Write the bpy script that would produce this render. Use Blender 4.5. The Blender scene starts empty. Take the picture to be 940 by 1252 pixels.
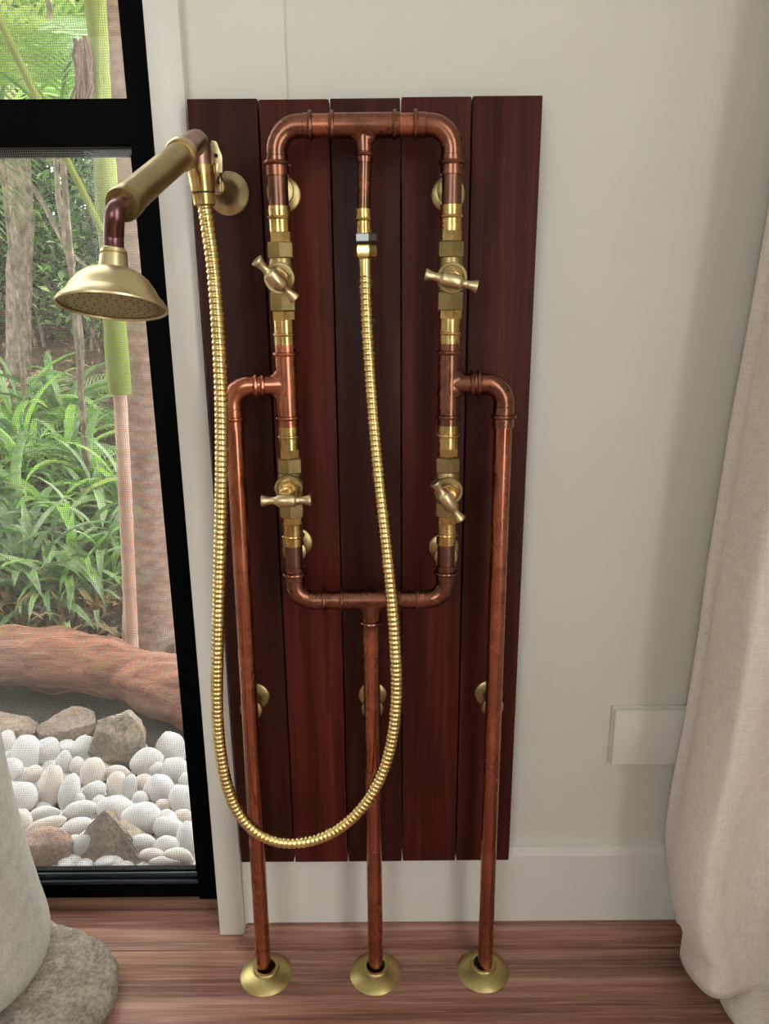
import bpy, bmesh, math, random
from mathutils import Vector, Matrix, Euler, noise as mnoise

random.seed(7)
scene = bpy.context.scene
COL = scene.collection
PI = math.pi

# ------------------------------------------------------------------ camera
cam_data = bpy.data.cameras.new('camera')
cam = bpy.data.objects.new('camera', cam_data)
COL.objects.link(cam)
CAM_POS = Vector((0.01637, -0.87130, 0.85530))
PITCH, YAW, ROLL = 0.283045, -0.000321, -0.008081
fw = Vector((math.sin(YAW) * math.cos(PITCH), math.cos(YAW) * math.cos(PITCH), -math.sin(PITCH)))
r0 = Vector((math.cos(YAW), -math.sin(YAW), 0.0))
u0 = r0.cross(fw)
ri = r0 * math.cos(ROLL) + u0 * math.sin(ROLL)
up = u0 * math.cos(ROLL) - r0 * math.sin(ROLL)
cam.matrix_world = Matrix(((ri.x, up.x, -fw.x, CAM_POS.x), (ri.y, up.y, -fw.y, CAM_POS.y),
                           (ri.z, up.z, -fw.z, CAM_POS.z), (0, 0, 0, 1)))
cam_data.sensor_fit = 'VERTICAL'
cam_data.sensor_height = 36.0
cam_data.lens = 940.0 / 1252.0 * 36.0
cam_data.clip_start = 0.02
scene.camera = cam

# ------------------------------------------------------------------ world, lights, exposure
world = bpy.data.worlds.new('overcast_sky')
scene.world = world
world.use_nodes = True
wn = world.node_tree
wn.nodes['Background'].inputs['Color'].default_value = (0.98, 1.0, 0.985, 1)
wn.nodes['Background'].inputs['Strength'].default_value = 6.0
scene.view_settings.view_transform = 'Standard'
scene.view_settings.look = 'None'
scene.view_settings.gamma = 1.0
scene.view_settings.use_curve_mapping = False
scene.view_settings.exposure = 0.0


def area_light(name, loc, target, sx, sy, power, color):
    l = bpy.data.lights.new(name, 'AREA')
    l.shape = 'RECTANGLE'
    l.size, l.size_y = sx, sy
    l.energy = power
    l.color = color
    o = bpy.data.objects.new(name, l)
    COL.objects.link(o)
    o.location = loc
    o.rotation_euler = (Vector(target) - Vector(loc)).to_track_quat('-Z', 'Y').to_euler()
    return o


# daylight coming in through the side door and the rear glazing of the room
area_light('side_door_daylight', (0.90, -1.75, 1.15), (-0.2, -0.9, 0.9), 1.1, 1.8, 6.4, (1.0, 0.80, 0.60))
area_light('rear_glazing_daylight', (-0.9, -3.05, 1.35), (-0.2, 0.0, 0.8), 1.4, 1.1, 4.2, (0.78, 0.95, 1.0))


# ------------------------------------------------------------------ helpers: tags and meshes
def tag(o, label=None, cat=None, group=None, kind=None):
    if label: o['label'] = label
    if cat: o['category'] = cat
    if group: o['group'] = group
    if kind: o['kind'] = kind
    return o


def empty(name, loc, label=None, cat=None, group=None, rz=0.0):
    o = bpy.data.objects.new(name, None)
    o.empty_display_size = 0.02
    COL.objects.link(o)
    o.location = loc
    o.rotation_euler = (0, 0, rz)
    return tag(o, label, cat, group)


def frame_from(axis):
    a = Vector(axis).normalized()
    h = Vector((0, 0, 1)) if abs(a.z) < 0.9 else Vector((0, -1, 0))
    x = h.cross(a).normalized()
    y = a.cross(x).normalized()
    return x, y, a


class MB:
    """collects shapes in world coordinates; build() links them as one mesh object"""

    def __init__(self):
        self.v, self.f = [], []

    def add(self, vs, fs):
        n = len(self.v)
        self.v += [Vector(p) for p in vs]
        self.f += [tuple(i + n for i in q) for q in fs]
        return self

    def box(self, x0, x1, y0, y1, z0, z1, b=0.0):
        if b <= 0:
            vs = [(x, y, z) for x in (x0, x1) for y in (y0, y1) for z in (z0, z1)]
            fs = [(0, 1, 3, 2), (4, 6, 7, 5), (0, 4, 5, 1), (2, 3, 7, 6), (0, 2, 6, 4), (1, 5, 7, 3)]
            return self.add(vs, fs)
        bm = bmesh.new()
        bmesh.ops.create_cube(bm, size=1.0)
        for v in bm.verts:
            v.co = Vector(((x0 + x1) / 2 + v.co.x * (x1 - x0), (y0 + y1) / 2 + v.co.y * (y1 - y0), (z0 + z1) / 2 + v.co.z * (z1 - z0)))
        bmesh.ops.bevel(bm, geom=bm.edges[:], offset=b, segments=2, affect='EDGES', profile=0.6)
        bm.verts.index_update()
        self.add([v.co for v in bm.verts], [tuple(v.index for v in f.verts) for f in bm.faces])
        bm.free()
        return self

    def lathe(self, prof, origin, axis=(0, 0, 1), n=24, turn=0.0, cap=True):
        """prof: list of (radius, distance along axis)"""
        x, y, a = frame_from(axis)
        o = Vector(origin)
        vs, fs = [], []
        for (r, t) in prof:
            for k in range(n):
                an = 2 * PI * k / n + turn
                vs.append(o + a * t + x * (r * math.cos(an)) + y * (r * math.sin(an)))
        for i in range(len(prof) - 1):
            for k in range(n):
                k2 = (k + 1) % n
                fs.append((i * n + k, i * n + k2, (i + 1) * n + k2, (i + 1) * n + k))
        if cap:
            fs.append(tuple(reversed(range(n))))
            fs.append(tuple((len(prof) - 1) * n + k for k in range(n)))
        return self.add(vs, fs)

    def tube(self, pts, rad, n=20, cap=True):
        """pts: list of points, rad: number or list"""
        pts = [Vector(p) for p in pts]
        m = len(pts)
        rs = rad if isinstance(rad, (list, tuple)) else [rad] * m
        tans = []
        for i in range(m):
            t = pts[min(i + 1, m - 1)] - pts[max(i - 1, 0)]
            tans.append(t.normalized())
        x, y, _ = frame_from(tans[0])
        vs, fs = [], []
        for i in range(m):
            t = tans[i]
            x = (x - t * x.dot(t)).normalized()
            y = t.cross(x)
            for k in range(n):
                an = 2 * PI * k / n
                vs.append(pts[i] + x * (rs[i] * math.cos(an)) + y * (rs[i] * math.sin(an)))
        for i in range(m - 1):
            for k in range(n):
                k2 = (k + 1) % n
                fs.append((i * n + k, i * n + k2, (i + 1) * n + k2, (i + 1) * n + k))
        if cap:
            fs.append(tuple(reversed(range(n))))
            fs.append(tuple((m - 1) * n + k for k in range(n)))
        return self.add(vs, fs)

    def prism(self, poly, y0, y1):
        """poly: list of (x, z); extruded along y"""
        n = len(poly)
        vs = [(p[0], y0, p[1]) for p in poly] + [(p[0], y1, p[1]) for p in poly]
        fs = [tuple(range(n)), tuple(reversed(range(n, 2 * n)))]
        fs += [(i, i + n, (i + 1) % n + n, (i + 1) % n) for i in range(n)]
        return self.add(vs, fs)

    def mesh(self, name, mat, smooth=35):
        me = bpy.data.meshes.new(name)
        me.from_pydata([tuple(p) for p in self.v], [], self.f)
        me.update()
        bm = bmesh.new()
        bm.from_mesh(me)
        bmesh.ops.recalc_face_normals(bm, faces=bm.faces[:])
        bm.to_mesh(me)
        bm.free()
        if mat: me.materials.append(mat)
        if smooth:
            me.polygons.foreach_set('use_smooth', [True] * len(me.polygons))
            me.set_sharp_from_angle(angle=math.radians(smooth))
        return me

    def build(self, name, mat, parent=None, smooth=35, origin=None):
        """origin: where the object's own origin goes (world)"""
        base = Vector(origin) if origin is not None else Vector((0, 0, 0))
        if origin is not None:
            self.v = [p - base for p in self.v]
        o = bpy.data.objects.new(name, self.mesh(name, mat, smooth))
        COL.objects.link(o)
        return attach(o, parent, base)


def world_of(o):
    m = Matrix.LocRotScale(o.location, o.rotation_euler, o.scale)
    return (world_of(o.parent) @ m) if o.parent else m


def attach(o, parent, base=Vector((0, 0, 0))):
    if parent is None:
        o.location = base
    else:
        o.parent = parent
        inv = world_of(parent).inverted()
        m = inv @ Matrix.Translation(base)
        o.location, q, o.scale = m.decompose()[0], m.decompose()[1], m.decompose()[2]
        o.rotation_euler = q.to_euler()
    return o


def arc(c, p0dir, p1dir, r, n=10):
    """quarter bend with centre c from c + r*p0dir to c + r*p1dir"""
    c, a, b = Vector(c), Vector(p0dir), Vector(p1dir)
    return [c + (a * math.cos(t) + b * math.sin(t)) * r for t in [PI / 2 * i / n for i in range(n + 1)]]


def spline(pts, per=8):
    """Catmull-Rom through the points"""
    P = [Vector(p) for p in pts]
    out = []
    for i in range(len(P) - 1):
        p0, p1, p2, p3 = P[max(i - 1, 0)], P[i], P[i + 1], P[min(i + 2, len(P) - 1)]
        for k in range(per):
            t = k / per
            out.append(0.5 * ((2 * p1) + (p2 - p0) * t + (2 * p0 - 5 * p1 + 4 * p2 - p3) * t * t + (3 * p1 - p0 - 3 * p2 + p3) * t ** 3))
    out.append(P[-1])
    return out


# ------------------------------------------------------------------ materials
class NT:
    def __init__(self, name):
        self.m = bpy.data.materials.new(name)
        self.m.use_nodes = True
        self.t = self.m.node_tree
        self.b = self.t.nodes['Principled BSDF']
        self.out = self.t.nodes['Material Output']

    def n(self, kind, **kw):
        nd = self.t.nodes.new(kind)
        for k, v in kw.items():
            if k.startswith('_'):
                setattr(nd, k[1:], v)
            else:
                nd.inputs[k.replace('__', ' ')].default_value = v
        return nd

    def l(self, a, b):
        self.t.links.new(a, b)

    def coords(self, scale=(1, 1, 1), vary=True, space='Object', loc=(0, 0, 0)):
        tc = self.n('ShaderNodeTexCoord')
        mp = self.n('ShaderNodeMapping')
        mp.inputs['Scale'].default_value = scale
        mp.inputs['Location'].default_value = loc
        src = tc.outputs[space]
        if vary:
            oi = self.n('ShaderNodeObjectInfo')
            mul = self.n('ShaderNodeVectorMath', _operation='MULTIPLY_ADD')
            mul.inputs[1].default_value = (7.3, 3.1, 5.7)
            self.l(oi.outputs['Random'], mul.inputs[0])
            self.l(src, mul.inputs[2])
            src = mul.outputs[0]
        self.l(src, mp.inputs['Vector'])
        return mp.outputs['Vector']

    def noise(self, vec, scale, detail=4, rough=0.55, dist=0.0):
        nd = self.n('ShaderNodeTexNoise', Scale=scale, Detail=detail, Roughness=rough, Distortion=dist)
        self.l(vec, nd.inputs['Vector'])
        return nd.outputs['Fac']

    def ramp(self, fac, stops):
        nd = self.n('ShaderNodeValToRGB')
        e = nd.color_ramp.elements
        while len(e) < len(stops): e.new(0.5)
        for el, (p, c) in zip(e, stops):
            el.position = p
            el.color = (c[0], c[1], c[2], 1) if isinstance(c, (tuple, list)) else (c, c, c, 1)
        self.l(fac, nd.inputs['Fac'])
        return nd.outputs['Color']

    def mix(self, a, b, fac, mode='MIX'):
        nd = self.n('ShaderNodeMix', _data_type='RGBA', _blend_type=mode)
        for s, i in ((fac, 0), (a, 6), (b, 7)):
            if isinstance(s, (int, float)): nd.inputs[i].default_value = s
            elif isinstance(s, (tuple, list)): nd.inputs[i].default_value = (s[0], s[1], s[2], 1)
            else: self.l(s, nd.inputs[i])
        return nd.outputs[2]

    def bump(self, h, strength=0.2, dist=0.001):
        nd = self.n('ShaderNodeBump', Strength=strength, Distance=dist)
        self.l(h, nd.inputs['Height'])
        self.l(nd.outputs['Normal'], self.b.inputs['Normal'])

    def col(self, c):
        if isinstance(c, (tuple, list)): self.b.inputs['Base Color'].default_value = (c[0], c[1], c[2], 1)
        else: self.l(c, self.b.inputs['Base Color'])
        return self

    def set(self, **kw):
        for k, v in kw.items():
            self.b.inputs[k.replace('_', ' ')].default_value = v
        return self


def srgb(r, g, b):
    f = lambda c: (c / 255 / 12.92) if c / 255 <= 0.04045 else ((c / 255 + 0.055) / 1.055) ** 2.4
    return (f(r), f(g), f(b))


def metal(name, c1, c2, rough=(0.25, 0.42), scale=30, c3=None, bump=0.008):
    t = NT(name)
    v = t.coords()
    n1 = t.noise(v, scale, 5, 0.6)
    c = t.ramp(n1, [(0.32, c1), (0.68, c2)])
    if c3:
        n3 = t.noise(v, scale * 3.3, 4, 0.7)
        c = t.mix(c, c3, t.ramp(n3, [(0.50, 0.0), (0.80, 0.6)]))
    t.col(c).set(Metallic=1.0)
    t.l(t.ramp(n1, [(0.3, rough[0]), (0.7, rough[1])]), t.b.inputs['Roughness'])
    n2 = t.noise(t.coords((1, 1, 0.25)), 900, 2)
    t.bump(n2, bump, 0.0004)
    return t.m


def plank_wood(name, dark, mid, light, along='Z', rough=0.42, grain=1.0, bump=0.25, spec=0.5, pale_grain=0.25):
    t = NT(name)
    k = {'X': (2.2, 55, 55), 'Z': (55, 55, 2.2)}[along]
    f = {'X': (9, 420, 420), 'Z': (420, 420, 9)}[along]
    v = t.coords(tuple(a * grain for a in k))
    n1 = t.noise(v, 1.0, 6, 0.62, 0.35)
    n2 = t.noise(t.coords(tuple(a * grain for a in f)), 1.0, 3, 0.6)
    c = t.ramp(n1, [(0.28, dark), (0.52, mid), (0.76, light)])
    c = t.mix(c, dark, t.ramp(n2, [(0.50, 0.0), (0.72, 0.55)]))
    c = t.mix(c, light, t.ramp(n2, [(0.26, pale_grain), (0.46, 0.0)]))  # pale streaks of the fine wood grain
    t.col(c).set(Roughness=rough)
    t.b.inputs['Specular IOR Level'].default_value = spec
    t.bump(n2, bump, 0.0006)
    return t.m


M = {}
M['copper'] = metal('copper', srgb(160, 100, 78), srgb(188, 122, 96), (0.20, 0.32), 22, srgb(130, 80, 64))
M['copper_aged'] = metal('copper_aged', srgb(112, 80, 66), srgb(150, 98, 78), (0.20, 0.34), 34, srgb(94, 66, 56))
M['copper_pale'] = metal('copper_pale', srgb(170, 142, 132), srgb(150, 112, 102), (0.3, 0.42), 60)
M['brass_flange'] = metal('brass_flange', srgb(172, 158, 104), srgb(192, 176, 122), (0.36, 0.46), 40)
M['copper_brown'] = metal('copper_brown', srgb(108, 78, 66), srgb(128, 92, 78), (0.28, 0.38), 40)
M['brass_aged'] = metal('brass_aged', srgb(146, 130, 90), srgb(174, 154, 108), (0.30, 0.42), 45, srgb(122, 104, 70), 0.02)
M['brass'] = metal('brass', srgb(184, 156, 100), srgb(212, 182, 122), (0.20, 0.32), 60, srgb(158, 124, 78))
M['brass_satin'] = metal('brass_satin', srgb(200, 184, 142), srgb(216, 200, 160), (0.32, 0.42), 30, srgb(178, 158, 116))
M['brass_bright'] = metal('brass_bright', srgb(226, 204, 136), srgb(240, 220, 154), (0.20, 0.30), 60)
M['steel_grey'] = metal('steel_grey', srgb(120, 122, 124), srgb(150, 152, 154), (0.30, 0.4), 60)
M['neck_brown'] = metal('neck_brown', srgb(98, 70, 70), srgb(124, 92, 88), (0.28, 0.36), 35)


def plain(name, c, rough=0.5, var=0.0, scale=8, metallic=0.0):
    t = NT(name)
    if var:
        v = t.coords(vary=False)
        n = t.noise(v, scale, 5, 0.6)
        t.col(t.ramp(n, [(0.3, tuple(x * (1 - var) for x in c)), (0.7, tuple(min(1, x * (1 + var)) for x in c))]))
    else:
        t.col(c)
    t.set(Roughness=rough, Metallic=metallic)
    return t


def paint(name, c, rough=0.45):
    t = plain(name, c, rough, 0.02, 5)
    n = t.noise(t.coords(vary=False), 420, 3)
    t.bump(n, 0.05, 0.0004)
    return t.m


M['wall'] = paint('wall_paint', srgb(213, 210, 199), 0.55)
M['trim'] = paint('trim_gloss', srgb(214, 211, 203), 0.36)
M['ceiling'] = paint('ceiling_paint', srgb(225, 224, 220), 0.7)
M['plastic'] = plain('white_plastic', srgb(216, 212, 204), 0.35).m
M['frame'] = plain('black_aluminium', srgb(5, 5, 6), 0.5).set(**{'Specular_IOR_Level': 0.03}).m
M['track'] = plain('anodised_track', srgb(74, 82, 92), 0.28, metallic=0.9).m
M['rubber'] = plain('black_rubber', srgb(22, 20, 20), 0.6).m
M['dark_hole'] = plain('dark_hole', srgb(40, 30, 24), 0.8).m

PLANKS = [(srgb(34, 14, 10), srgb(56, 24, 18), srgb(76, 34, 26)), (srgb(48, 18, 13), srgb(80, 30, 22), srgb(104, 44, 32)),
          (srgb(32, 13, 10), srgb(54, 22, 17), srgb(74, 32, 24)), (srgb(42, 16, 12), srgb(70, 27, 20), srgb(94, 40, 30)),
          (srgb(40, 16, 12), srgb(66, 27, 20), srgb(88, 40, 30))]
for i, (a, b, c) in enumerate(PLANKS):
    M['plank%d' % i] = plank_wood('stained_plank_%d' % i, a, b, c, 'Z', 0.46, 1.0, 0.3, 0.12)
M['batten'] = plank_wood('batten_wood', srgb(70, 40, 30), srgb(96, 58, 44), srgb(120, 76, 58), 'X')
M['floor'] = plank_wood('floor_wood', srgb(94, 60, 50), srgb(152, 108, 94), srgb(200, 158, 142), 'X', 0.30, 0.8, 0.2, 0.5, 0.7)
M['moulding'] = plank_wood('moulding_wood', srgb(94, 60, 50), srgb(144, 100, 86), srgb(184, 142, 126), 'X', 0.42, 0.8, 0.15, 0.5, 0.5)
M['threshold'] = plank_wood('threshold_wood', srgb(92, 66, 52), srgb(124, 92, 74), srgb(150, 116, 94), 'X', 0.5)


def glass_mat():
    t = NT('clear_glass')
    tr = t.n('ShaderNodeBsdfTransparent')
    gl = t.n('ShaderNodeBsdfGlossy', Roughness=0.02)
    fr = t.n('ShaderNodeFresnel', IOR=1.45)
    mx = t.n('ShaderNodeMixShader')
    geo = t.n('ShaderNodeNewGeometry')
    front = t.n('ShaderNodeMath', _operation='SUBTRACT')
    front.inputs[0].default_value = 1.0
    t.l(geo.outputs['Backfacing'], front.inputs[1])
    mul = t.n('ShaderNodeMath', _operation='MULTIPLY')   # the pane reflects on its outer faces only
    t.l(fr.outputs[0], mul.inputs[0])
    t.l(front.outputs[0], mul.inputs[1])
    t.l(mul.outputs[0], mx.inputs[0])
    t.l(tr.outputs[0], mx.inputs[1])
    t.l(gl.outputs[0], mx.inputs[2])
    t.l(mx.outputs[0], t.out.inputs['Surface'])
    return t.m


def screen_mat():
    """woven insect screen: pale wires with open holes"""
    t = NT('insect_screen')
    tc = t.n('ShaderNodeTexCoord')
    sp = t.n('ShaderNodeSeparateXYZ')
    t.l(tc.outputs['Object'], sp.inputs[0])
    outs = []
    for ax in ('X', 'Z'):
        mul = t.n('ShaderNodeMath', _operation='MULTIPLY')
        mul.inputs[1].default_value = 1 / 0.0024
        t.l(sp.outputs[ax], mul.inputs[0])
        fr = t.n('ShaderNodeMath', _operation='FRACT')
        t.l(mul.outputs[0], fr.inputs[0])
        lt = t.n('ShaderNodeMath', _operation='LESS_THAN')
        lt.inputs[1].default_value = 0.17
        t.l(fr.outputs[0], lt.inputs[0])
        outs.append(lt.outputs[0])
    mxx = t.n('ShaderNodeMath', _operation='MAXIMUM')
    t.l(outs[0], mxx.inputs[0])
    t.l(outs[1], mxx.inputs[1])
    tr = t.n('ShaderNodeBsdfTransparent')
    t.col(srgb(126, 124, 120)).set(Roughness=0.6)
    mx = t.n('ShaderNodeMixShader')
    t.l(mxx.outputs[0], mx.inputs[0])
    t.l(tr.outputs[0], mx.inputs[1])
    t.l(t.b.outputs[0], mx.inputs[2])
    t.l(mx.outputs[0], t.out.inputs['Surface'])
    return t.m


def linen(name, c, trans=0.25):
    t = NT(name)
    a = t.noise(t.coords((900, 900, 60), vary=False), 1.0, 3, 0.6)
    b = t.noise(t.coords((60, 60, 1100), vary=False), 1.0, 3, 0.6)
    w = t.mix(a, b, 0.5)
    big = t.noise(t.coords(vary=False), 14, 3)
    d = tuple(x * 0.80 for x in c)
    e = tuple(min(1, x * 1.12) for x in c)
    cc = t.mix(t.ramp(w, [(0.36, d), (0.52, c), (0.66, e)]), c, t.ramp(big, [(0.35, 0.0), (0.7, 0.45)]))
    t.col(cc).set(Roughness=0.85)
    t.b.inputs['Sheen Weight'].default_value = 0.2
    t.bump(w, 0.5, 0.0008)
    tl = t.n('ShaderNodeBsdfTranslucent')
    t.l(cc, tl.inputs['Color'])
    mx = t.n('ShaderNodeMixShader')
    mx.inputs[0].default_value = trans
    t.l(t.b.outputs[0], mx.inputs[1])
    t.l(tl.outputs[0], mx.inputs[2])
    t.l(mx.outputs[0], t.out.inputs['Surface'])
    return t.m


def stone(name, c1, c2, c3, scale=18, fine=240, bump=0.5, rough=0.85):
    t = NT(name)
    v = t.coords()
    n1 = t.noise(v, scale, 6, 0.65)
    n2 = t.noise(v, fine, 4, 0.7)
    c = t.ramp(n1, [(0.3, c1), (0.5, c2), (0.72, c3)])
    c = t.mix(c, t.ramp(n2, [(0.36, c1), (0.64, c3)]), 0.45)
    t.col(c).set(Roughness=rough)
    t.bump(t.mix(n1, n2, 0.5), bump, 0.004)
    return t.m


M['glass'] = glass_mat()
M['screen'] = screen_mat()
M['linen'] = linen('linen', srgb(244, 233, 221), 0.14)
M['lining'] = linen('linen_lining', srgb(226, 214, 200), 0.20)
M['granite'] = stone('pale_granite', srgb(156, 154, 144), srgb(184, 181, 170), srgb(208, 204, 192), 60, 420, 0.2, 0.7)
M['rough_stone'] = stone('rough_stone', srgb(92, 82, 72), srgb(142, 131, 117), srgb(190, 178, 162), 40, 190, 1.0)
M['rock_brown'] = stone('rock_brown', srgb(88, 74, 66), srgb(134, 116, 104), srgb(178, 158, 142), 22, 160, 0.8)
M['rock_red'] = stone('rock_red', srgb(92, 70, 60), srgb(140, 112, 98), srgb(182, 154, 138), 24, 160, 0.8)
M['rock_grey'] = stone('rock_grey', srgb(84, 76, 68), srgb(136, 124, 112), srgb(196, 176, 150), 34, 150, 1.0)
M['pebble'] = stone('white_pebble', srgb(186, 182, 180), srgb(206, 203, 201), srgb(222, 219, 217), 30, 260, 0.08, 0.6)
M['pebble_cream'] = stone('cream_pebble', srgb(190, 176, 166), srgb(208, 196, 186), srgb(222, 212, 204), 30, 260, 0.08, 0.6)
M['soil'] = stone('leaf_litter', srgb(44, 34, 26), srgb(92, 72, 56), srgb(140, 114, 92), 9, 60, 1.0, 0.95)
M['dark_soil'] = stone('dark_soil', srgb(30, 28, 26), srgb(48, 44, 40), srgb(70, 64, 58), 14, 120, 0.8, 0.95)


def log_mat():
    t = NT('weathered_log')
    v = t.coords((3, 40, 40), vary=False)
    n1 = t.noise(v, 1.0, 6, 0.65, 0.3)
    n2 = t.noise(t.coords((14, 260, 260), vary=False), 1.0, 4, 0.6)
    c = t.ramp(n1, [(0.30, srgb(92, 58, 46)), (0.5, srgb(150, 104, 86)), (0.72, srgb(188, 142, 118))])
    c = t.mix(c, srgb(70, 44, 36), t.ramp(n2, [(0.55, 0.0), (0.72, 0.7)]))
    moss = t.noise(t.coords((1, 1, 1), vary=False, loc=(2.2, 0, 0)), 7, 4, 0.6)
    c = t.mix(c, srgb(136, 132, 64), t.ramp(moss, [(0.56, 0.0), (0.70, 0.75)]))
    t.col(c).set(Roughness=0.9)
    t.bump(t.mix(n1, n2, 0.5), 0.9, 0.006)
    return t.m


def bark(name, c1, c2, c3, ring=0.0, spots=None, sc=(18, 18, 5)):
    t = NT(name)
    n1 = t.noise(t.coords(sc, vary=True), 1.0, 6, 0.65)
    c = t.ramp(n1, [(0.3, c1), (0.5, c2), (0.72, c3)])
    if ring:
        w = t.n('ShaderNodeTexWave', Scale=ring, Distortion=5.0, Detail=4, _bands_direction='Z')
        t.l(t.coords((1, 1, 1), vary=False), w.inputs['Vector'])
        c = t.mix(c, c1, t.ramp(w.outputs['Fac'], [(0.88, 0.0), (0.99, 0.35)]))
    if spots:
        n3 = t.noise(t.coords((1, 1, 1)), 14, 3, 0.5)
        c = t.mix(c, spots, t.ramp(n3, [(0.60, 0.0), (0.68, 0.7)]))
    t.col(c).set(Roughness=0.85)
    t.bump(n1, 0.5, 0.006)
    return t.m


def leaf_mat(name, c1, c2, rough=0.4, trans=0.3, tint=False):
    t = NT(name)
    oi = t.n('ShaderNodeObjectInfo')
    n1 = t.noise(t.coords((6, 6, 6)), 3.0, 3)
    f = t.n('ShaderNodeMath', _operation='MULTIPLY_ADD')
    t.l(oi.outputs['Random'], f.inputs[0])
    f.inputs[1].default_value = 0.5
    t.l(n1, f.inputs[2])
    fac = f.outputs[0]
    if tint:   # every leaf of a shrub has its own tone
        fac = t.n('ShaderNodeAttribute', _attribute_name='tone').outputs['Fac']
    c = t.ramp(fac, [(0.2, c1), (0.95, c2)] if tint else [(0.35, c1), (0.95, c2)])
    t.col(c).set(Roughness=rough)
    tl = t.n('ShaderNodeBsdfTranslucent')
    t.l(c, tl.inputs['Color'])
    mx = t.n('ShaderNodeMixShader')
    mx.inputs[0].default_value = trans
    t.l(t.b.outputs[0], mx.inputs[1])
    t.l(tl.outputs[0], mx.inputs[2])
    t.l(mx.outputs[0], t.out.inputs['Surface'])
    return t.m


M['log'] = log_mat()
M['trunk_pink'] = bark('palm_bark', srgb(132, 106, 94), srgb(166, 138, 124), srgb(196, 170, 156), 4.0, srgb(160, 164, 140), (30, 30, 60))
M['trunk_slim'] = bark('young_palm_bark', srgb(166, 128, 112), srgb(186, 150, 134), srgb(204, 174, 158), 3.0)
M['trunk_grey'] = bark('grey_bark', srgb(70, 60, 50), srgb(124, 110, 94), srgb(172, 156, 138), sc=(40, 40, 22))
M['shaft'] = bark('green_crownshaft', srgb(112, 126, 50), srgb(138, 150, 68), srgb(160, 170, 90), sc=(10, 10, 2))
M['leaf_bright'] = leaf_mat('leaf_bright', srgb(104, 156, 70), srgb(168, 206, 108), 0.3, 0.35)
M['leaf_mid'] = leaf_mat('leaf_mid', srgb(82, 118, 72), srgb(158, 184, 128), 0.28, 0.28)
M['leaf_dark'] = leaf_mat('leaf_dark', srgb(54, 84, 50), srgb(124, 154, 104), 0.35, 0.3)
M['leaf_dry'] = leaf_mat('leaf_dry', srgb(120, 96, 66), srgb(176, 150, 110), 0.7, 0.2)
M['leaf_yellow'] = leaf_mat('leaf_yellow', srgb(142, 168, 76), srgb(184, 200, 118), 0.4, 0.4)
for _n, _a, _b in (('bright', srgb(96, 146, 70), srgb(204, 226, 160)), ('mid', srgb(56, 92, 54), srgb(166, 194, 138)), ('dark', srgb(32, 56, 36), srgb(142, 172, 124))):
    M['shrub_' + _n] = leaf_mat('shrub_' + _n, _a, _b, 0.3, 0.3, True)

M['litter_leaf'] = leaf_mat('litter_leaf', srgb(70, 52, 40), srgb(190, 160, 132), 0.7, 0.1, True)

# ================================================================== the room shell
RX0, RX1, RY0, CEIL = -2.6, 0.66, -3.2, 2.4
DOOR_X0, DOOR_X1, DOOR_TOP = -1.95, -0.2075, 2.08

fl = MB().box(RX0, RX1, RY0, 0.06, -0.06, -0.004).build('floor', M['floor'], smooth=0)
tag(fl, kind='structure')
plank_w = 0.12
row = 0
y = 0.08
while y - plank_w > RY0 - 0.02:
    y1, y0 = min(y, 0.031), max(y - plank_w, RY0)
    rnd = random.Random(row)
    cut = rnd.uniform(-1.9, -0.9) if row < 3 else rnd.uniform(-2.0, 0.2)
    for (a, b) in ((RX0, cut - 0.0006), (cut + 0.0006, RX1)):
        p = MB().box(a, b, y0 + 0.0006, y1 - (0.0006 if y1 == y else 0), -0.012, 0.0, 0.0009)
        p.build('floor_plank', M['floor'], fl, origin=((a + b) / 2, (y0 + y1) / 2, 0))
    y -= plank_w
    row += 1

ce = MB().box(RX0, RX1, RY0, 0.12, CEIL, CEIL + 0.08).build('ceiling', M['ceiling'], smooth=0)
tag(ce, kind='structure')
wb = MB().box(-0.2075, RX1, 0.0016, 0.12, 0, CEIL).box(DOOR_X0, -0.2075, 0.0, 0.12, DOOR_TOP, CEIL) \
    .box(RX0, DOOR_X0, 0.0, 0.12, 0, CEIL).build('wall_back', M['wall'], smooth=0)
tag(wb, kind='structure')
JX = -0.0790   # joint between two wall linings
MB().box(-0.2075, JX - 0.0008, 0.0, 0.0022, 0, CEIL, 0.0008).build('wall_panel', M['wall'], wb)
MB().box(JX + 0.0008, RX1, 0.0, 0.0022, 0, CEIL, 0.0008).build('wall_panel', M['wall'], wb)
tag(MB().box(RX0 - 0.1, RX0, RY0, 0.12, -0.06, CEIL).build('wall_left', M['wall'], smooth=0), kind='structure')
wr = MB().box(RX1, RX1 + 0.1, -1.05, 0.12, -0.06, CEIL).box(RX1, RX1 + 0.1, RY0, -1.80, -0.06, CEIL) \
    .box(RX1, RX1 + 0.1, -1.80, -1.05, 1.95, CEIL).box(RX1, RX1 + 0.1, -1.80, -1.05, -0.06, 0.25).build('wall_right', M['wall'], smooth=0)
tag(wr, kind='structure')
wf = MB().box(RX0, -1.5, RY0 - 0.1, RY0, -0.06, CEIL).box(-0.5, RX1, RY0 - 0.1, RY0, -0.06, CEIL) \
    .box(-1.5, -0.5, RY0 - 0.1, RY0, 2.05, CEIL).box(-1.5, -0.5, RY0 - 0.1, RY0, -0.06, 0.95).build('wall_front', M['wall'], smooth=0)
tag(wf, kind='structure')

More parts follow.
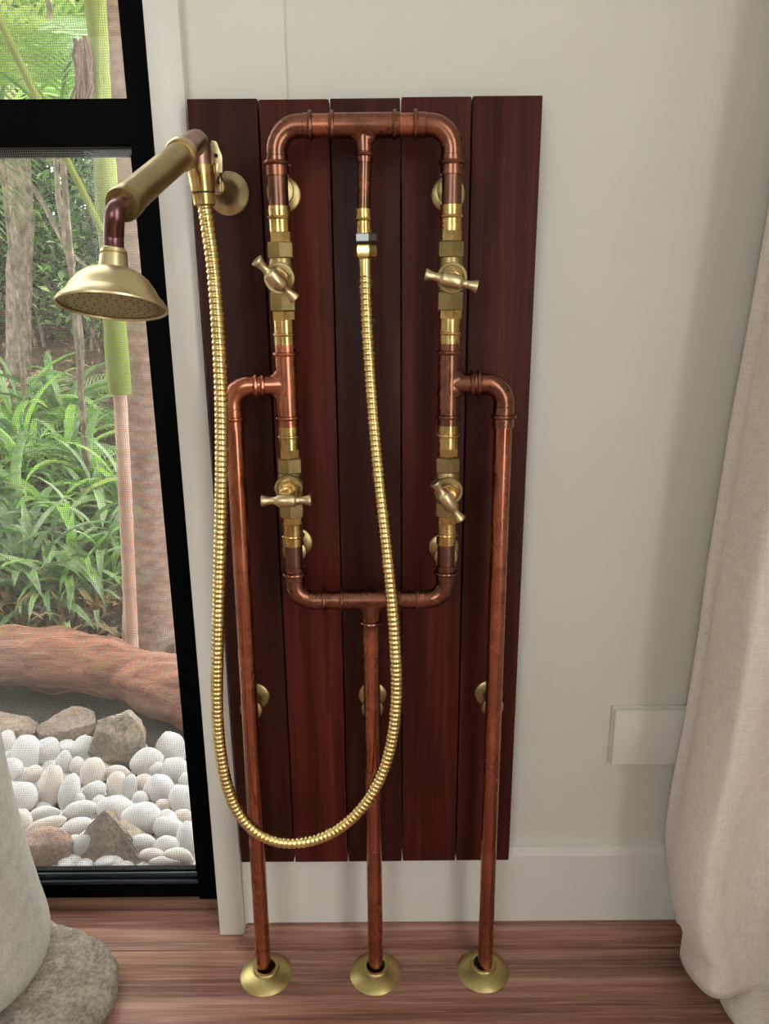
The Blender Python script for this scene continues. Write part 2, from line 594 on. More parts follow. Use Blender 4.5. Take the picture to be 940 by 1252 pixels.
# skirting with a small bevelled top, timber moulding at its foot, door trim
SK = MB()
prof = [(0.0, 0.0), (-0.011, 0.0), (-0.011, 0.1225), (-0.0072, 0.1340), (0.0, 0.1365)]
n = len(prof)
vs = [(-0.1805, p[0], p[1]) for p in prof] + [(RX1, p[0], p[1]) for p in prof]
SK.add(vs, [tuple(range(n)), tuple(range(n, 2 * n))] + [(i, (i + 1) % n, (i + 1) % n + n, i + n) for i in range(n)])
tag(SK.build('baseboard_back', M['trim'], smooth=0), kind='structure')

ML = MB()
prof = [(-0.011, 0.0), (-0.0385, 0.0), (-0.0385, 0.0035)]
prof += [(-0.0385 + 0.0225 * math.sin(t), 0.0155 - 0.012 * math.cos(t)) for t in [PI / 2 * k / 8 for k in range(1, 9)]]
prof += [(-0.016, 0.0165), (-0.011, 0.0165)]
n = len(prof)
# left end is cut back at an angle
vs = [(-0.177 - (-0.011 - p[0]) * 0.45, p[0], p[1]) for p in prof] + [(RX1, p[0], p[1]) for p in prof]
ML.add(vs, [tuple(range(n)), tuple(range(n, 2 * n))] + [(i, (i + 1) % n, (i + 1) % n + n, i + n) for i in range(n)])
tag(ML.build('trim_1', M['moulding']), kind='structure')
tag(MB().box(-0.2155, -0.1805, -0.015, 0.03, 0.0, DOOR_TOP + 0.04, 0.0012).build('trim_2', M['trim']), kind='structure')
tag(MB().box(DOOR_X0 - 0.03, -0.2155, -0.015, 0.0, DOOR_TOP, DOOR_TOP + 0.04, 0.0012).build('trim_3', M['trim']), kind='structure')
tag(MB().box(DOOR_X0, -0.2155, 0.031, 0.075, 0.0, 0.0175, 0.001).build('trim_4', M['threshold']), kind='structure')

# ------------------------------------------------------------------ glazed door with insect screens
win = empty('window_1', (-1.08, 0.06, 0.0))
win['kind'] = 'structure'
MB().box(-0.2530, -0.2080, 0.032, 0.105, 0.0175, DOOR_TOP).build('jamb', M['frame'], win, 0)
MB().box(DOOR_X0, DOOR_X0 + 0.045, 0.032, 0.105, 0.0175, DOOR_TOP).build('jamb', M['frame'], win, 0)
MB().box(DOOR_X0 + 0.045, -0.2530, 0.032, 0.105, DOOR_TOP - 0.05, DOOR_TOP).build('head_rail', M['frame'], win, 0)
MB().box(DOOR_X0 + 0.045, -0.2530, 0.034, 0.090, 1.0065, 1.0510, 0.0008).build('transom', M['frame'], win, 0)
MB().box(DOOR_X0 + 0.045, -0.2530, 0.052, 0.062, 0.9975, 1.0065).build('screen_rail', M['frame'], win, 0)
MB().box(-0.2580, -0.2530, 0.044, 0.062, 0.054, 0.9975).build('screen_stile', M['frame'], win, 0)
MB().box(DOOR_X0 + 0.045, -0.2530, 0.036, 0.062, 0.0175, 0.0400, 0.0006).build('sill_rail', M['frame'], win, 0)
for (ya, yb, za, zb) in ((0.0365, 0.0400, 0.040, 0.0460), (0.0420, 0.0450, 0.040, 0.0540)):
    MB().box(DOOR_X0 + 0.045, -0.2545, ya, yb, za, zb, 0.0006).build('track', M['track'], win)
MB().box(DOOR_X0 + 0.045, -0.2530, 0.0465, 0.0580, 0.040, 0.0540, 0.0008).build('bottom_rail', M['frame'], win)
for (za, zb) in ((0.054, 1.0065), (1.051, DOOR_TOP - 0.05)):
    MB().add([(DOOR_X0 + 0.045, 0.049, za), (-0.253, 0.049, za), (-0.253, 0.049, zb), (DOOR_X0 + 0.045, 0.049, zb)], [(0, 1, 2, 3)]) \
        .build('insect_screen', M['screen'], win, 0)
    MB().box(DOOR_X0 + 0.045, -0.253, 0.0515, 0.0555, za, zb).build('glass_pane', M['glass'], win, 0)

# ================================================================== timber backboard
bb = empty('timber_backboard', (0, -0.024, 0.135), 'dark red-brown stained board of five vertical planks mounted on the white wall', 'board')
edges = [-0.175, -0.1052, -0.0350, 0.0354, 0.1056, 0.175]
for i in range(5):
    dz = (0.0006, -0.0004, 0.0, 0.0008, 0.0012)[i]
    a, b = edges[i] + (0.0007 if i else 0), edges[i + 1] - (0.0007 if i < 4 else 0)
    MB().box(a, b, -0.033, -0.014, 0.135 + dz * 0.4, 1.035 + dz, 0.0016).build('plank', M['plank%d' % i], bb, origin=((a + b) / 2, -0.024, 0.58))
for z in (0.27, 0.58, 0.90):
    MB().box(-0.165, 0.165, -0.014, 0.0, z, z + 0.045).build('batten', M['batten'], bb, 0)

# ================================================================== copper pipework
PY = -0.078              # axis plane of the pipes
CXP, SXP = 0.083, 0.140  # columns of the frame, outer risers
ZT, ZM, ZB = 1.002, 0.761, 0.5235
RP, RF = 0.0095, 0.0112
pw = empty('shower_pipework', (0, PY, 0), 'copper pipe frame with four brass taps and three risers fixed on dark planks', 'pipework')


def bead(mb, c, axis, r=RF, h=0.0026, w=0.0026):
    mb.lathe([(r - 0.001, -w), (r + h * 0.75, -w * 0.6), (r + h, 0), (r + h * 0.75, w * 0.6), (r - 0.001, w)], c, axis, 28)


def pipe(p0, p1, r=RP, mat='copper'):
    return MB().tube([p0, p1], r, 28).build('pipe', M[mat], pw, origin=p0)


def elbow(corner, da, db, R, la, lb, beads_a, beads_b, mat):
    c, da, db = Vector(corner), Vector(da), Vector(db)
    rr = RF - 0.0006
    pts = [c + da * la, c + da * (R + 0.0035), c + da * (R + 0.003)]
    rad = [RF, RF, rr]
    for p in arc(c + (da + db) * R, -db, -da, R, 12):
        pts.append(p)
        rad.append(rr)
    pts += [c + db * (R + 0.003), c + db * (R + 0.0035), c + db * lb]
    rad += [rr, RF, RF]
    mb = MB().tube(pts, rad, 28)
    for t in beads_a: bead(mb, c + da * t, da)
    for t in beads_b: bead(mb, c + db * t, db)
    return mb.build('elbow', M[mat], pw, origin=c)


def tee(center, axis, l0, l1, beads, branch, lb, beads_b, rb, mat):
    c, ax, br = Vector(center), Vector(axis), Vector(branch)
    mb = MB().tube([c - ax * l0, c + ax * l1], RF, 28)
    for t in beads: bead(mb, c + ax * t, ax)
    # branch blended into the run with a saddle-shaped fillet
    side = ax.cross(br)
    nb, steps = 32, 7
    vs, fs = [], []
    for i in range(steps + 2):
        for k in range(nb):
            ph = 2 * PI * k / nb
            cs, sn = math.cos(ph), math.sin(ph)
            f = 0.0075 * abs(cs) ** 1.2 + 0.0006
            if i <= steps:
                th = PI / 2 * i / steps
                rad_ = rb + f * (1 - math.sin(th))
                lat = rad_ * sn
                h = math.sqrt(max(0.0, (RF - 0.0003) ** 2 - min(abs(lat), RF - 0.0003) ** 2)) + f * (1 - math.cos(th))
            else:
                rad_, h = rb, lb
            vs.append(c + ax * (rad_ * cs) + side * (rad_ * sn) + br * h)
    for i in range(steps + 1):
        for k in range(nb):
            fs.append((i * nb + k, i * nb + (k + 1) % nb, (i + 1) * nb + (k + 1) % nb, (i + 1) * nb + k))
    mb.add(vs, fs)
    for t in beads_b: bead(mb, c + br * t, br, rb)
    return mb.build('tee', M[mat], pw, origin=c)


X_, Z_ = Vector((1, 0, 0)), Vector((0, 0, 1))
# top bar
tee((0, PY, ZT), X_, 0.0335, 0.0335, (-0.0300, 0.0285), -Z_, 0.0320, (0.0245,), 0.0079, 'copper_aged')
pipe((-0.05, PY, ZT), (-0.030, PY, ZT), 0.0106, 'copper')
pipe((0.030, PY, ZT), (0.05, PY, ZT), 0.0106, 'copper')
elbow((-CXP, PY, ZT), X_, -Z_, 0.0225, 0.0355, 0.0430, (0.0325,), (0.0320,), 'copper_aged')
elbow((CXP, PY, ZT), -X_, -Z_, 0.0225, 0.0355, 0.0430, (0.0350,), (0.0325,), 'copper_aged')
# bottom bar
tee((0, PY, ZB), X_, 0.0350, 0.0350, (-0.0320, 0.0320), -Z_, 0.0335, (0.0265,), 0.0105, 'copper_aged')
pipe((-0.05, PY, ZB), (-0.030, PY, ZB), 0.0104, 'copper_aged')
pipe((0.030, PY, ZB), (0.05, PY, ZB), 0.0104, 'copper_aged')
elbow((-CXP, PY, ZB), X_, Z_, 0.0200, 0.0345, 0.0405, (0.0315,), (0.0320,), 'copper_aged')
elbow((CXP, PY, ZB), -X_, Z_, 0.0200, 0.0345, 0.0405, (0.0315,), (0.0320,), 'copper_aged')
pipe((0, PY, ZB - 0.0335), (0, PY, -0.002))
for s in (-1, 1):
    x = s * CXP
    pipe((x, PY, 0.9600), (x, PY, 0.9300), RP, 'copper_brown')
    pipe((x, PY, 0.5900), (x, PY, 0.5630), RP, 'copper_brown')
    tee((x, PY, ZM), Z_, 0.0425, 0.0405, (-0.0335, 0.0315), X_ * s, 0.0270, (0.0235,), 0.0105, 'copper_aged' if s > 0 else 'copper')
    elbow((s * SXP, PY, ZM), -X_ * s, -Z_, 0.0205, 0.0310, 0.0450, (0.0265,), (0.0340,), 'copper_aged' if s > 0 else 'copper')
pipe((-0.1392, PY, 0.7185), (-0.1455, PY, -0.002))
pipe((SXP, PY, 0.7175), (0.1418, PY, -0.002))

# brass couplings and taps
def sleeve(x, z0, z1, zb, mat='brass', taper=True):
    mb = MB()
    mb.lathe([(0.0108, 0), (0.0108, z1 - z0)], (x, PY, z0), Z_, 28)
    bead(mb, Vector((x, PY, zb)), Z_, 0.0106, 0.0020, 0.0022)
    return mb.build('coupling', M[mat], pw, origin=(x, PY, z0))


def hexa(mb, x, z0, z1, r, turn=0.0, ch=0.0009):
    mb.lathe([(r - ch * 1.2, 0), (r, ch), (r, z1 - z0 - ch), (r - ch * 1.2, z1 - z0)], (x, PY, z0), Z_, 6, turn)


def tap(x, z, shift, ang, hx, hz, tilt=0.0):
    """stop tap with hexagon ends, round bonnet and a T-bar handle; shift moves the hexagons to the fittings"""
    body = MB()
    up0, up1, lo0, lo1 = shift
    hexa(body, x, up0, up1, 0.0137, PI / 2)
    hexa(body, x, lo0, lo1, 0.0137, PI / 2)
    body.lathe([(0.0118, lo1 - z), (0.0128, -0.011), (0.0132, 0), (0.0128, 0.011), (0.0118, up0 - z)], (x, PY, z), Z_, 24)
    v = body.build('tap', M['brass_aged'], pw, origin=(x, PY, z))
    bo = MB()
    bo.lathe([(0.0128, 0.0), (0.0136, 0.010), (0.0142, 0.0165), (0.0148, 0.0175), (0.0148, 0.0205), (0.0142, 0.0212), (0.0118, 0.0212), (0.0114, 0.0190), (0.0100, 0.0190)],
             (x, PY, z), (0, -1, 0), 32)
    bo.build('bonnet', M['brass_aged'], v, origin=(x, PY, z))
    nu = MB()
    nu.lathe([(0.0104, 0.0185), (0.0104, 0.0285), (0.0092, 0.0295)], (x, PY, z), (0, -1, 0), 6, 0.3)
    nu.lathe([(0.0068, 0.0290), (0.0068, 0.0345), (0.0060, 0.0355), (0.0042, 0.0358), (0.0042, 0.043)], (x, PY, z), (0, -1, 0), 20)
    nu.build('gland_nut', M['brass'], v, origin=(x, PY, z))
    hd = MB()
    d = Vector((math.cos(ang), math.sin(tilt), math.sin(ang))).normalized()
    pf = [(0.0058, -0.0250), (0.0061, -0.0246), (0.0056, -0.0225), (0.0043, -0.0190), (0.0037, -0.0150), (0.0041, -0.0120), (0.0054, -0.0095), (0.0063, -0.0088), (0.0068, -0.0080)]
    pf += [(r, -t) for (r, t) in reversed(pf)]
    hd.lathe(pf, (hx, PY - 0.0445, hz), d, 24)
    hd.build('handle', M['brass_satin'], v, smooth=50, origin=(hx, PY - 0.0445, hz))
    return v


def small_hex(x, z0, z1, r):
    mb = MB()
    hexa(mb, x, z0, z1, r, PI / 2 + 0.12, 0.0004)
    return mb.build('hex_union', M['brass'], pw, origin=(x, PY, z0))


for s in (-1, 1):
    x = s * CXP
    sleeve(x, 0.9085, 0.9320, 0.9215)
    small_hex(x, 0.8990, 0.9090, 0.0108)
    sleeve(x, 0.8015, 0.8262, 0.8115)
    small_hex(x, 0.8258, 0.8345, 0.0122)
    sleeve(x, 0.6945, 0.7190, 0.7080)
    small_hex(x, 0.6850, 0.6948, 0.0108)
    sleeve(x, 0.5885, 0.6125, 0.5992)
    small_hex(x, 0.6118, 0.6212, 0.0106)
tap(-CXP, 0.8655, (0.8843, 0.8993, 0.8345, 0.8525), math.radians(-47), -0.0833, 0.8640, 0.35)
tap(CXP, 0.8645, (0.8838, 0.8988, 0.8340, 0.8520), math.radians(-13), 0.0800, 0.8618)
tap(-CXP, 0.6560, (0.6695, 0.6852, 0.6210, 0.6360), math.radians(0.5), -0.0828, 0.6505)
tap(CXP, 0.6520, (0.6690, 0.6848, 0.6205, 0.6355), math.radians(-57), 0.0800, 0.6485, 0.15)

# stand-off brackets between board and pipe
def bracket(x, z, r=0.0170):
    mb = MB()
    mb.lathe([(r, 0), (r, 0.0022), (r - 0.0015, 0.0032), (0.0075, 0.0042), (0.0055, 0.0075), (0.0055, 0.024), (0.0075, 0.027), (0.0125, 0.0300), (0.0132, 0.0318), (0.0128, 0.0345), (0.006, 0.0375)],
             (x, -0.033, z), (0, -1, 0), 28)
    b = mb.build('pipe_bracket', M['brass_aged'], pw, origin=(x, -0.033, z))
    for a in (0.5, 0.5 + PI):
        MB().lathe([(0.0024, 0.0), (0.0022, 0.0008), (0.0012, 0.0013)], (x + 0.0122 * math.cos(a), -0.0352, z + 0.0122 * math.sin(a)), (0, -1, 0), 10) \
            .build('screw', M['brass'], b, origin=(x, -0.033, z))


for (x, z) in ((-CXP, 0.9470), (CXP, 0.9460), (-0.0838, 0.5765), (0.0838, 0.5690), (-0.1428, 0.3795), (0, 0.3800), (0.1414, 0.3810)):
    bracket(x, z)

# shower outlet below the top tee
pipe((0, PY, 0.9720), (-0.0015, PY, 0.9270), 0.0065, 'copper_aged')
mb = MB()
mb.lathe([(0.0076, 0), (0.0076, 0.0225)], (-0.0015, PY, 0.9065), Z_, 24)
bead(mb, Vector((-0.0015, PY, 0.9195)), Z_, 0.0074, 0.0018, 0.0020)
mb.build('coupling', M['brass'], pw, origin=(-0.0015, PY, 0.9065))
mb = MB()
mb.lathe([(0.0113, 0), (0.0121, 0.0009), (0.0121, 0.0073), (0.0113, 0.0082)], (-0.0012, PY, 0.8985), Z_, 6, PI / 2 + 0.35)
mb.build('lock_nut', M['steel_grey'], pw, origin=(-0.0012, PY, 0.8985))

# ================================================================== shower hose
HOSE = [ (-0.1478,-0.1100,0.9303),(-0.1453,-0.1120,0.9059),(-0.1426,-0.1140,0.8732),(-0.1417,-0.1160,0.8133),(-0.1432,-0.1180,0.7429),(-0.1484,-0.1200,0.6605),(-0.1561,-0.1210,0.5730),(-0.1633,-0.1220,0.4896),(-0.1685,-0.1220,0.4209),(-0.1694,-0.1210,0.3640),(-0.1639,-0.1200,0.3101),(-0.1506,-0.1190,0.2709),(-0.1293,-0.1190,0.2472),(-0.1013,-0.1190,0.2368),(-0.0679,-0.1180,0.2402),(-0.0361,-0.1170,0.2571),(-0.0092,-0.1160,0.2861),(0.0100,-0.1150,0.3233),(0.0223,-0.1130,0.3675),(0.0276,-0.1110,0.4229),(0.0265,-0.1090,0.4815),(0.0220,-0.1060,0.5472),(0.0160,-0.1000,0.6095),(0.0101,-0.0930,0.6697),(0.0048,-0.0860,0.7369),(0.0010,-0.0800,0.8021),(-0.0004,-0.0780,0.8497) ]
hose = empty('shower_hose', (-0.0676, -0.118, 0.24), 'shiny brass ribbed shower hose hanging in a long loop', 'hose')
SP = spline(HOSE[:-1] + [(-0.0006, -0.078, 0.8460), (-0.0008, -0.078, 0.8680)], 14)
acc = [0.0]
for i in range(1, len(SP)): acc.append(acc[-1] + (SP[i] - SP[i - 1]).length)
PITCH_H, SUB = 0.0054, 6
nr = int(acc[-1] / PITCH_H)
pts, rad = [], []
j = 0
for i in range(nr * SUB + 1):
    s = acc[-1] * i / (nr * SUB)
    while j < len(acc) - 2 and acc[j + 1] < s: j += 1
    t = (s - acc[j]) / max(1e-9, acc[j + 1] - acc[j])
    pts.append(SP[j].lerp(SP[j + 1], t))
    rad.append(0.0059 + 0.0009 * (1, 0.93, 0.55, -0.15, 0.55, 0.93)[i % SUB])
MB().tube(pts, rad, 16).build('ribbed_tube', M['brass_bright'], hose, smooth=75, origin=SP[0])
MB().lathe([(0.0060, 0), (0.0060, 0.0200)], (-0.0008, PY, 0.8635), Z_, 24).build('ferrule', M['brass_bright'], hose, origin=(0, PY, 0.863))
mb = MB()
mb.lathe([(0.0090, 0), (0.0112, 0.0022), (0.0117, 0.0050), (0.0117, 0.0095), (0.0110, 0.0125), (0.0090, 0.0145)], (-0.0008, PY, 0.8830), Z_, 6, PI / 2 + 0.35)
mb.build('hose_nut', M['brass_bright'], hose, smooth=20, origin=(-0.0008, PY, 0.883))

# ================================================================== handset, its holder
hb = empty('handset_holder', (-0.1387, -0.033, 0.9485), 'brass wall holder with round flange and notched hook on the dark board', 'holder')
o_ = Vector((-0.1387, -0.033, 0.9485))
MB().lathe([(0.0212, 0), (0.0212, 0.0022), (0.0196, 0.0038), (0.0140, 0.0070), (0.0105, 0.0120), (0.0092, 0.0200), (0.0088, 0.034), (0.0070, 0.039), (0.0, 0.040)], o_, (-0.10, -1, 0.05), 36) \
    .build('wall_flange', M['brass_satin'], hb, origin=o_)
hk = MB()
ho = Vector((-0.1415, -0.070, 0.956))
hk.box(-0.1455, -0.1375, -0.078, -0.066, 0.945, 0.966, 0.0012)
hk.lathe([(0.0042, 0), (0.0042, 0.026)], (-0.1415, -0.072, 0.952), (-0.12, -1, 0.28), 16)
hk.build('arm', M['brass_satin'], hb, origin=ho)
# flat notched plate standing above the nut
pl = [(-0.0068, -0.008), (0.0052, -0.008), (0.0058, 0.006), (0.0012, 0.0185), (-0.0030, 0.0195), (-0.0062, 0.010)]
MB().prism([(-0.1368 + a, 0.9675 + b) for a, b in pl], -0.0985, -0.0930).build('hook', M['brass_satin'], hb, 30, origin=(-0.1368, -0.096, 0.9675))
MB().lathe([(0.0019, 0), (0.0019, 0.0006)], (-0.1366, -0.0986, 0.9740), (0, -1, 0), 12).build('hook_hole', M['dark_hole'], hb, origin=(-0.1366, -0.0986, 0.98))
MB().tube(spline([(-0.1415, -0.088, 0.955), (-0.1385, -0.094, 0.960), (-0.1372, -0.0955, 0.968)], 4), 0.0045, 14).build('hook_stem', M['brass_satin'], hb, origin=(-0.14, -0.09, 0.957))

hs = empty('shower_handset', (-0.1485, -0.110, 0.930), 'aged brass telephone-style hand shower with wide round rose', 'shower head')
nt0, nt1 = Vector((-0.1478, -0.110, 0.9295)), Vector((-0.1490, -0.110, 0.9640))
ax = (nt1 - nt0)
L = ax.length
MB().lathe([(0.0085, 0), (0.0098, 0.0012), (0.0104, 0.0100), (0.0106, 0.0105)], nt0, ax, 28).build('swivel_nut', M['brass'], hs, origin=nt0)
MB().lathe([(0.0103, 0.0102), (0.0103, 0.0122)], nt0, ax, 28).build('seal_ring', M['rubber'], hs, origin=nt0)
MB().lathe([(0.0108, 0.0119), (0.0110, 0.0125), (0.0124, L - 0.0012), (0.0121, L), (0.0096, L + 0.0004)], nt0, ax, 28).build('swivel_cone', M['brass'], hs, origin=nt0)
H0, H1 = Vector((-0.1515, -0.1230, 0.9795)), Vector((-0.1706, -0.2800, 0.9140))
hd = (H1 - H0).normalized()
HC = H0 + hd * 0.026   # where the collar of the grip sits
ep = spline([nt1 - Z_ * 0.002, nt1 + Vector((0, 0.0, 0.010)), nt1 + Vector((-0.0004, -0.0035, 0.0175)), H0 - hd * 0.004, HC + hd * 0.008], 6)
MB().tube(ep, 0.0108, 24).build('elbow', M['copper_pale'], hs, smooth=60, origin=nt1)
HL = (H1 - HC).length
MB().lathe([(0.0126, 0.003), (0.0137, 0.0042), (0.0137, 0.0105), (0.0128, 0.0118)], HC, hd, 32).build('collar', M['brass_satin'], hs, origin=H0)
MB().lathe([(0.0106, 0.0115), (0.0106, 0.016), (0.0114, 0.0175), (0.0117, 0.022), (0.0115, HL * 0.5), (0.0116, HL - 0.022), (0.0122, HL - 0.018), (0.0127, HL - 0.008), (0.0126, HL - 0.002), (0.0118, HL), (0.0078, HL + 0.0002)],
           HC, hd, 36).build('grip', M['brass_aged'], hs, origin=H0)
RIM = Vector((-0.1778, -0.3000, 0.8440))     # centre of the rose's rim
axd = Vector((-0.03, -0.285, -0.958)).normalized()  # the way the rose faces
top = RIM - axd * 0.0415
np_ = spline([H1 - hd * 0.006, H1 + hd * 0.004, H1 + hd * 0.0130 - Z_ * 0.0025, top - axd * 0.0095 + hd * 0.001, top + axd * 0.003], 8)
MB().tube(np_, 0.0072, 24).build('neck', M['neck_brown'], hs, smooth=60, origin=H1)
hp = [(0.0080, 0.0), (0.0092, 0.0010), (0.0094, 0.0035), (0.0085, 0.0042), (0.0096, 0.0050), (0.0103, 0.0145), (0.0135, 0.0152), (0.0195, 0.0172), (0.0250, 0.0215), (0.0295, 0.0275), (0.0322, 0.0325),
      (0.0334, 0.0338), (0.0358, 0.0362), (0.0378, 0.0388), (0.0389, 0.0408), (0.0386, 0.0420), (0.0374, 0.0420), (0.0368, 0.0408)]
hdm = MB().lathe(hp, top, axd, 48, cap=False).build('shower_rose', M['brass_satin'], hs, origin=top)
MB().lathe([(0.0372, 0.0402), (0.030, 0.0408), (0.012, 0.0412), (0.0005, 0.0413)], top, axd, 48, cap=False).build('face_plate', M['brass_aged'], hdm, origin=top)
fx, fy, fa = frame_from(axd)
ho = MB()
for ring, cnt in ((0.006, 6), (0.0125, 12), (0.019, 18), (0.0255, 24), (0.032, 28)):
    for k in range(cnt):
        a = 2 * PI * k / cnt + ring * 40
        ho.lathe([(0.0007, 0), (0.0006, 0.0003)], top + fx * ring * math.cos(a) + fy * ring * math.sin(a) + fa * 0.0411, axd, 6)
tag(ho.build('spray_holes', M['dark_hole'], hdm, origin=top), kind='stuff')

# ================================================================== floor flanges
for (x, yy, lab) in ((-0.1420, -0.0790, 'round brass floor flange around the foot of the copper riser beside the glass door'),
                     (0.0000, -0.0785, 'round brass floor flange around the foot of the copper riser below the bottom tee'),
                     (0.1395, -0.0760, 'round brass floor flange around the foot of the copper riser on the curtain side')):
    mb = MB()
    mb.lathe([(0.0335, 0.0), (0.0338, 0.0008), (0.0325, 0.0022), (0.0270, 0.0062), (0.0195, 0.0098), (0.0172, 0.0106), (0.0168, 0.0125), (0.0158, 0.0136), (0.0122, 0.0136), (0.0118, 0.0110), (0.0118, 0.0)],
             (x, yy, 0.0), Z_, 40, cap=False)
    tag(mb.build('floor_flange', M['brass_flange'], origin=(x, yy, 0.0)), lab, 'flange', 'brass flanges on the timber floor')

# ================================================================== white cover box on the wall
wbx = empty('cover_box', (0.37, 0.0, 0.2618), 'blank white plastic cover box low on the wall beside the curtain', 'wall plate')
MB().box(0.3045, 0.4400, -0.0125, 0.0, 0.2620, 0.3420, 0.0060).build('cover', M['plastic'], wbx, origin=(0.37, 0, 0.30))
MB().box(0.3035, 0.4410, -0.0035, 0.0, 0.2610, 0.3430, 0.0010).build('base_plate', M['plastic'], wbx, origin=(0.37, 0, 0.30))

# ================================================================== curtain
def lerp_tab(tab, t):
    if t <= tab[0][0]: return tab[0][1]
    for (a, b), (c, d) in zip(tab, tab[1:]):
        if t <= c: return b + (d - b) * (t - a) / (c - a)
    return tab[-1][1]


XL = [(0.02, 0.392), (0.04, 0.389), (0.07, 0.376), (0.10, 0.366), (0.133, 0.361), (0.18, 0.3585), (0.25, 0.3630), (0.33, 0.3697), (0.434, 0.3743), (0.523, 0.3761), (0.606, 0.3804),
      (0.6855, 0.3837), (0.76, 0.3884), (0.83, 0.3920), (1.2, 0.408), (2.3, 0.425)]
PLAN = [(0.125, -0.0145), (0.060, -0.0150), (0.026, -0.0200), (0.0175, -0.0330), (0.029, -0.0540), (0.0070, -0.0740), (0.0, -0.1000), (0.0025, -0.1310), (0.0120, -0.1530), (0.0300, -0.1540), (0.052, -0.1430),
        (0.088, -0.1340), (0.118, -0.1650), (0.112, -0.2250), (0.145, -0.2600), (0.185, -0.2250), (0.195, -0.2900), (0.165, -0.3500), (0.195, -0.3900)]
cur = empty('linen_curtain', (0.44, -0.16, 0.0), 'beige linen curtain hanging to the floor beside the white wall', 'curtain')
plan = spline([(a, b, 0) for a, b in PLAN], 7)
zs = [0.0, 0.012, 0.025, 0.04, 0.055, 0.075, 0.10, 0.13, 0.16] + [0.16 + 0.04 * k for k in range(1, 54)]
vs, fs = [], []
nu_, nv_ = len(plan), len(zs)
for zi, z in enumerate(zs):
    xl = lerp_tab(XL, max(z, 0.04))
    for k, p in enumerate(plan):
        u = k / (nu_ - 1)
        hem = 0.036 + 0.006 * math.sin(u * 17) if u > 0.2 else 0.012 + 0.12 * u
        zz = hem + z * (1 - hem / 2.3)
        w = 0.0016 * math.sin(z * 7 + k * 0.35) * min(1, z * 4)
        vs.append((xl + p.x + w, p.y - 0.010 * math.sin(z * 2.2) * (1 if p.y < -0.06 else 0.0), zz))
for i in range(nv_ - 1):
    for k in range(nu_ - 1):
        fs.append((i * nu_ + k, i * nu_ + k + 1, (i + 1) * nu_ + k + 1, (i + 1) * nu_ + k))
c_ = MB().add(vs, fs).build('cloth', M['linen'], cur, smooth=80, origin=(0.44, -0.16, 0.02))
so = c_.modifiers.new('thickness', 'SOLIDIFY')
so.thickness = 0.0012
# turned-up hem, a strip on the inside of the lower edge
hv, hf = [], []
for zi in range(4):
    for k, p in enumerate(plan):
        b = vs[k]
        up_ = vs[4 * nu_ + k]
        q = Vector(b).lerp(Vector(up_), zi / 3)
        dn = plan[min(k + 1, nu_ - 1)] - plan[max(k - 1, 0)]
        nrm = Vector((-dn.y, dn.x, 0)).normalized()
        hv.append(q + nrm * 0.0028)
for i in range(3):
    for k in range(nu_ - 1):
        hf.append((i * nu_ + k, i * nu_ + k + 1, (i + 1) * nu_ + k + 1, (i + 1) * nu_ + k))
MB().add(hv, hf).build('hem', M['linen'], cur, smooth=80, origin=(0.44, -0.16, 0.02))
lin = spline([(a, b, 0) for a, b in ((0.505, -0.055), (0.465, -0.070), (0.436, -0.100), (0.4290, -0.130), (0.4350, -0.158), (0.458, -0.172), (0.486, -0.164), (0.510, -0.180), (0.535, -0.170))], 7)
lv, lf = [], []
lz = [0.001, 0.006, 0.013, 0.020, 0.027, 0.034, 0.040, 0.046]
for z in lz:
    for p in lin:
        k = 1.0 + 0.10 * math.sin(min(1, z / 0.03) * PI) - 0.75 * max(0, (z - 0.012) / 0.034) ** 1.5
        lv.append((0.480 + (p.x - 0.480) * k, -0.100 + (p.y + 0.100) * k, z))
nl = len(lin)
for i in range(len(lz) - 1):
    for k in range(nl - 1):
        lf.append((i * nl + k, i * nl + k + 1, (i + 1) * nl + k + 1, (i + 1) * nl + k))
MB().add(lv, lf).build('lining', M['lining'], cur, smooth=80, origin=(0.47, -0.12, 0.0))

# ================================================================== stone pedestal indoors
def roughen(ob, amp, scale, seed=0, keep_z0=False):
    for v in ob.data.vertices:
        p = v.co * scale + Vector((seed * 3.1, seed * 1.7, seed))
        d = mnoise.noise_vector(p)
        e = mnoise.noise_vector(p * 2.7) * 0.4
        q = (d + e) * amp
        if keep_z0 and v.co.z < 0.001: q.z = 0
        v.co += q
    ob.data.update()


PED = Vector((-0.525, -0.108, 0.036))
ped = empty('stone_pedestal', (PED.x, PED.y, 0.0), 'smooth pale grey stone column on a rough brown stone foot by the glass door', 'pedestal')
outline = [(-0.70, -0.02), (-0.62, 0.015), (-0.480, -0.003), (-0.394, -0.037), (-0.354, -0.057), (-0.3320, -0.0820), (-0.3205, -0.1140), (-0.3185, -0.1350), (-0.3360, -0.1790), (-0.372, -0.245), (-0.46, -0.30), (-0.60, -0.29), (-0.70, -0.21), (-0.73, -0.11)]
sub = []
for i in range(len(outline)):
    a, b = Vector((*outline[i], 0)), Vector((*outline[(i + 1) % len(outline)], 0))
    for k in range(14): sub.append(a.lerp(b, k / 14))
cc = Vector((-0.525, -0.13, 0))
mb = MB()
rings = [(0.955, 0.0), (0.985, 0.006), (0.998, 0.018), (0.992, 0.028), (0.965, 0.0345), (0.93, 0.0360), (0.90, 0.0365), (0.86, 0.0365)] + [(0.86 - 0.03 * k, 0.037) for k in range(1, 22)] + [(0.10, 0.037)]
vs, fs = [], []
ns = len(sub)
for (k, z) in rings:
    for p in sub:
        q = cc + (p - cc) * k
        vs.append((q.x, q.y, z))
for i in range(len(rings) - 1):
    for k in range(ns):
        fs.append((i * ns + k, i * ns + (k + 1) % ns, (i + 1) * ns + (k + 1) % ns, (i + 1) * ns + k))
fs.append(tuple(range(ns)))
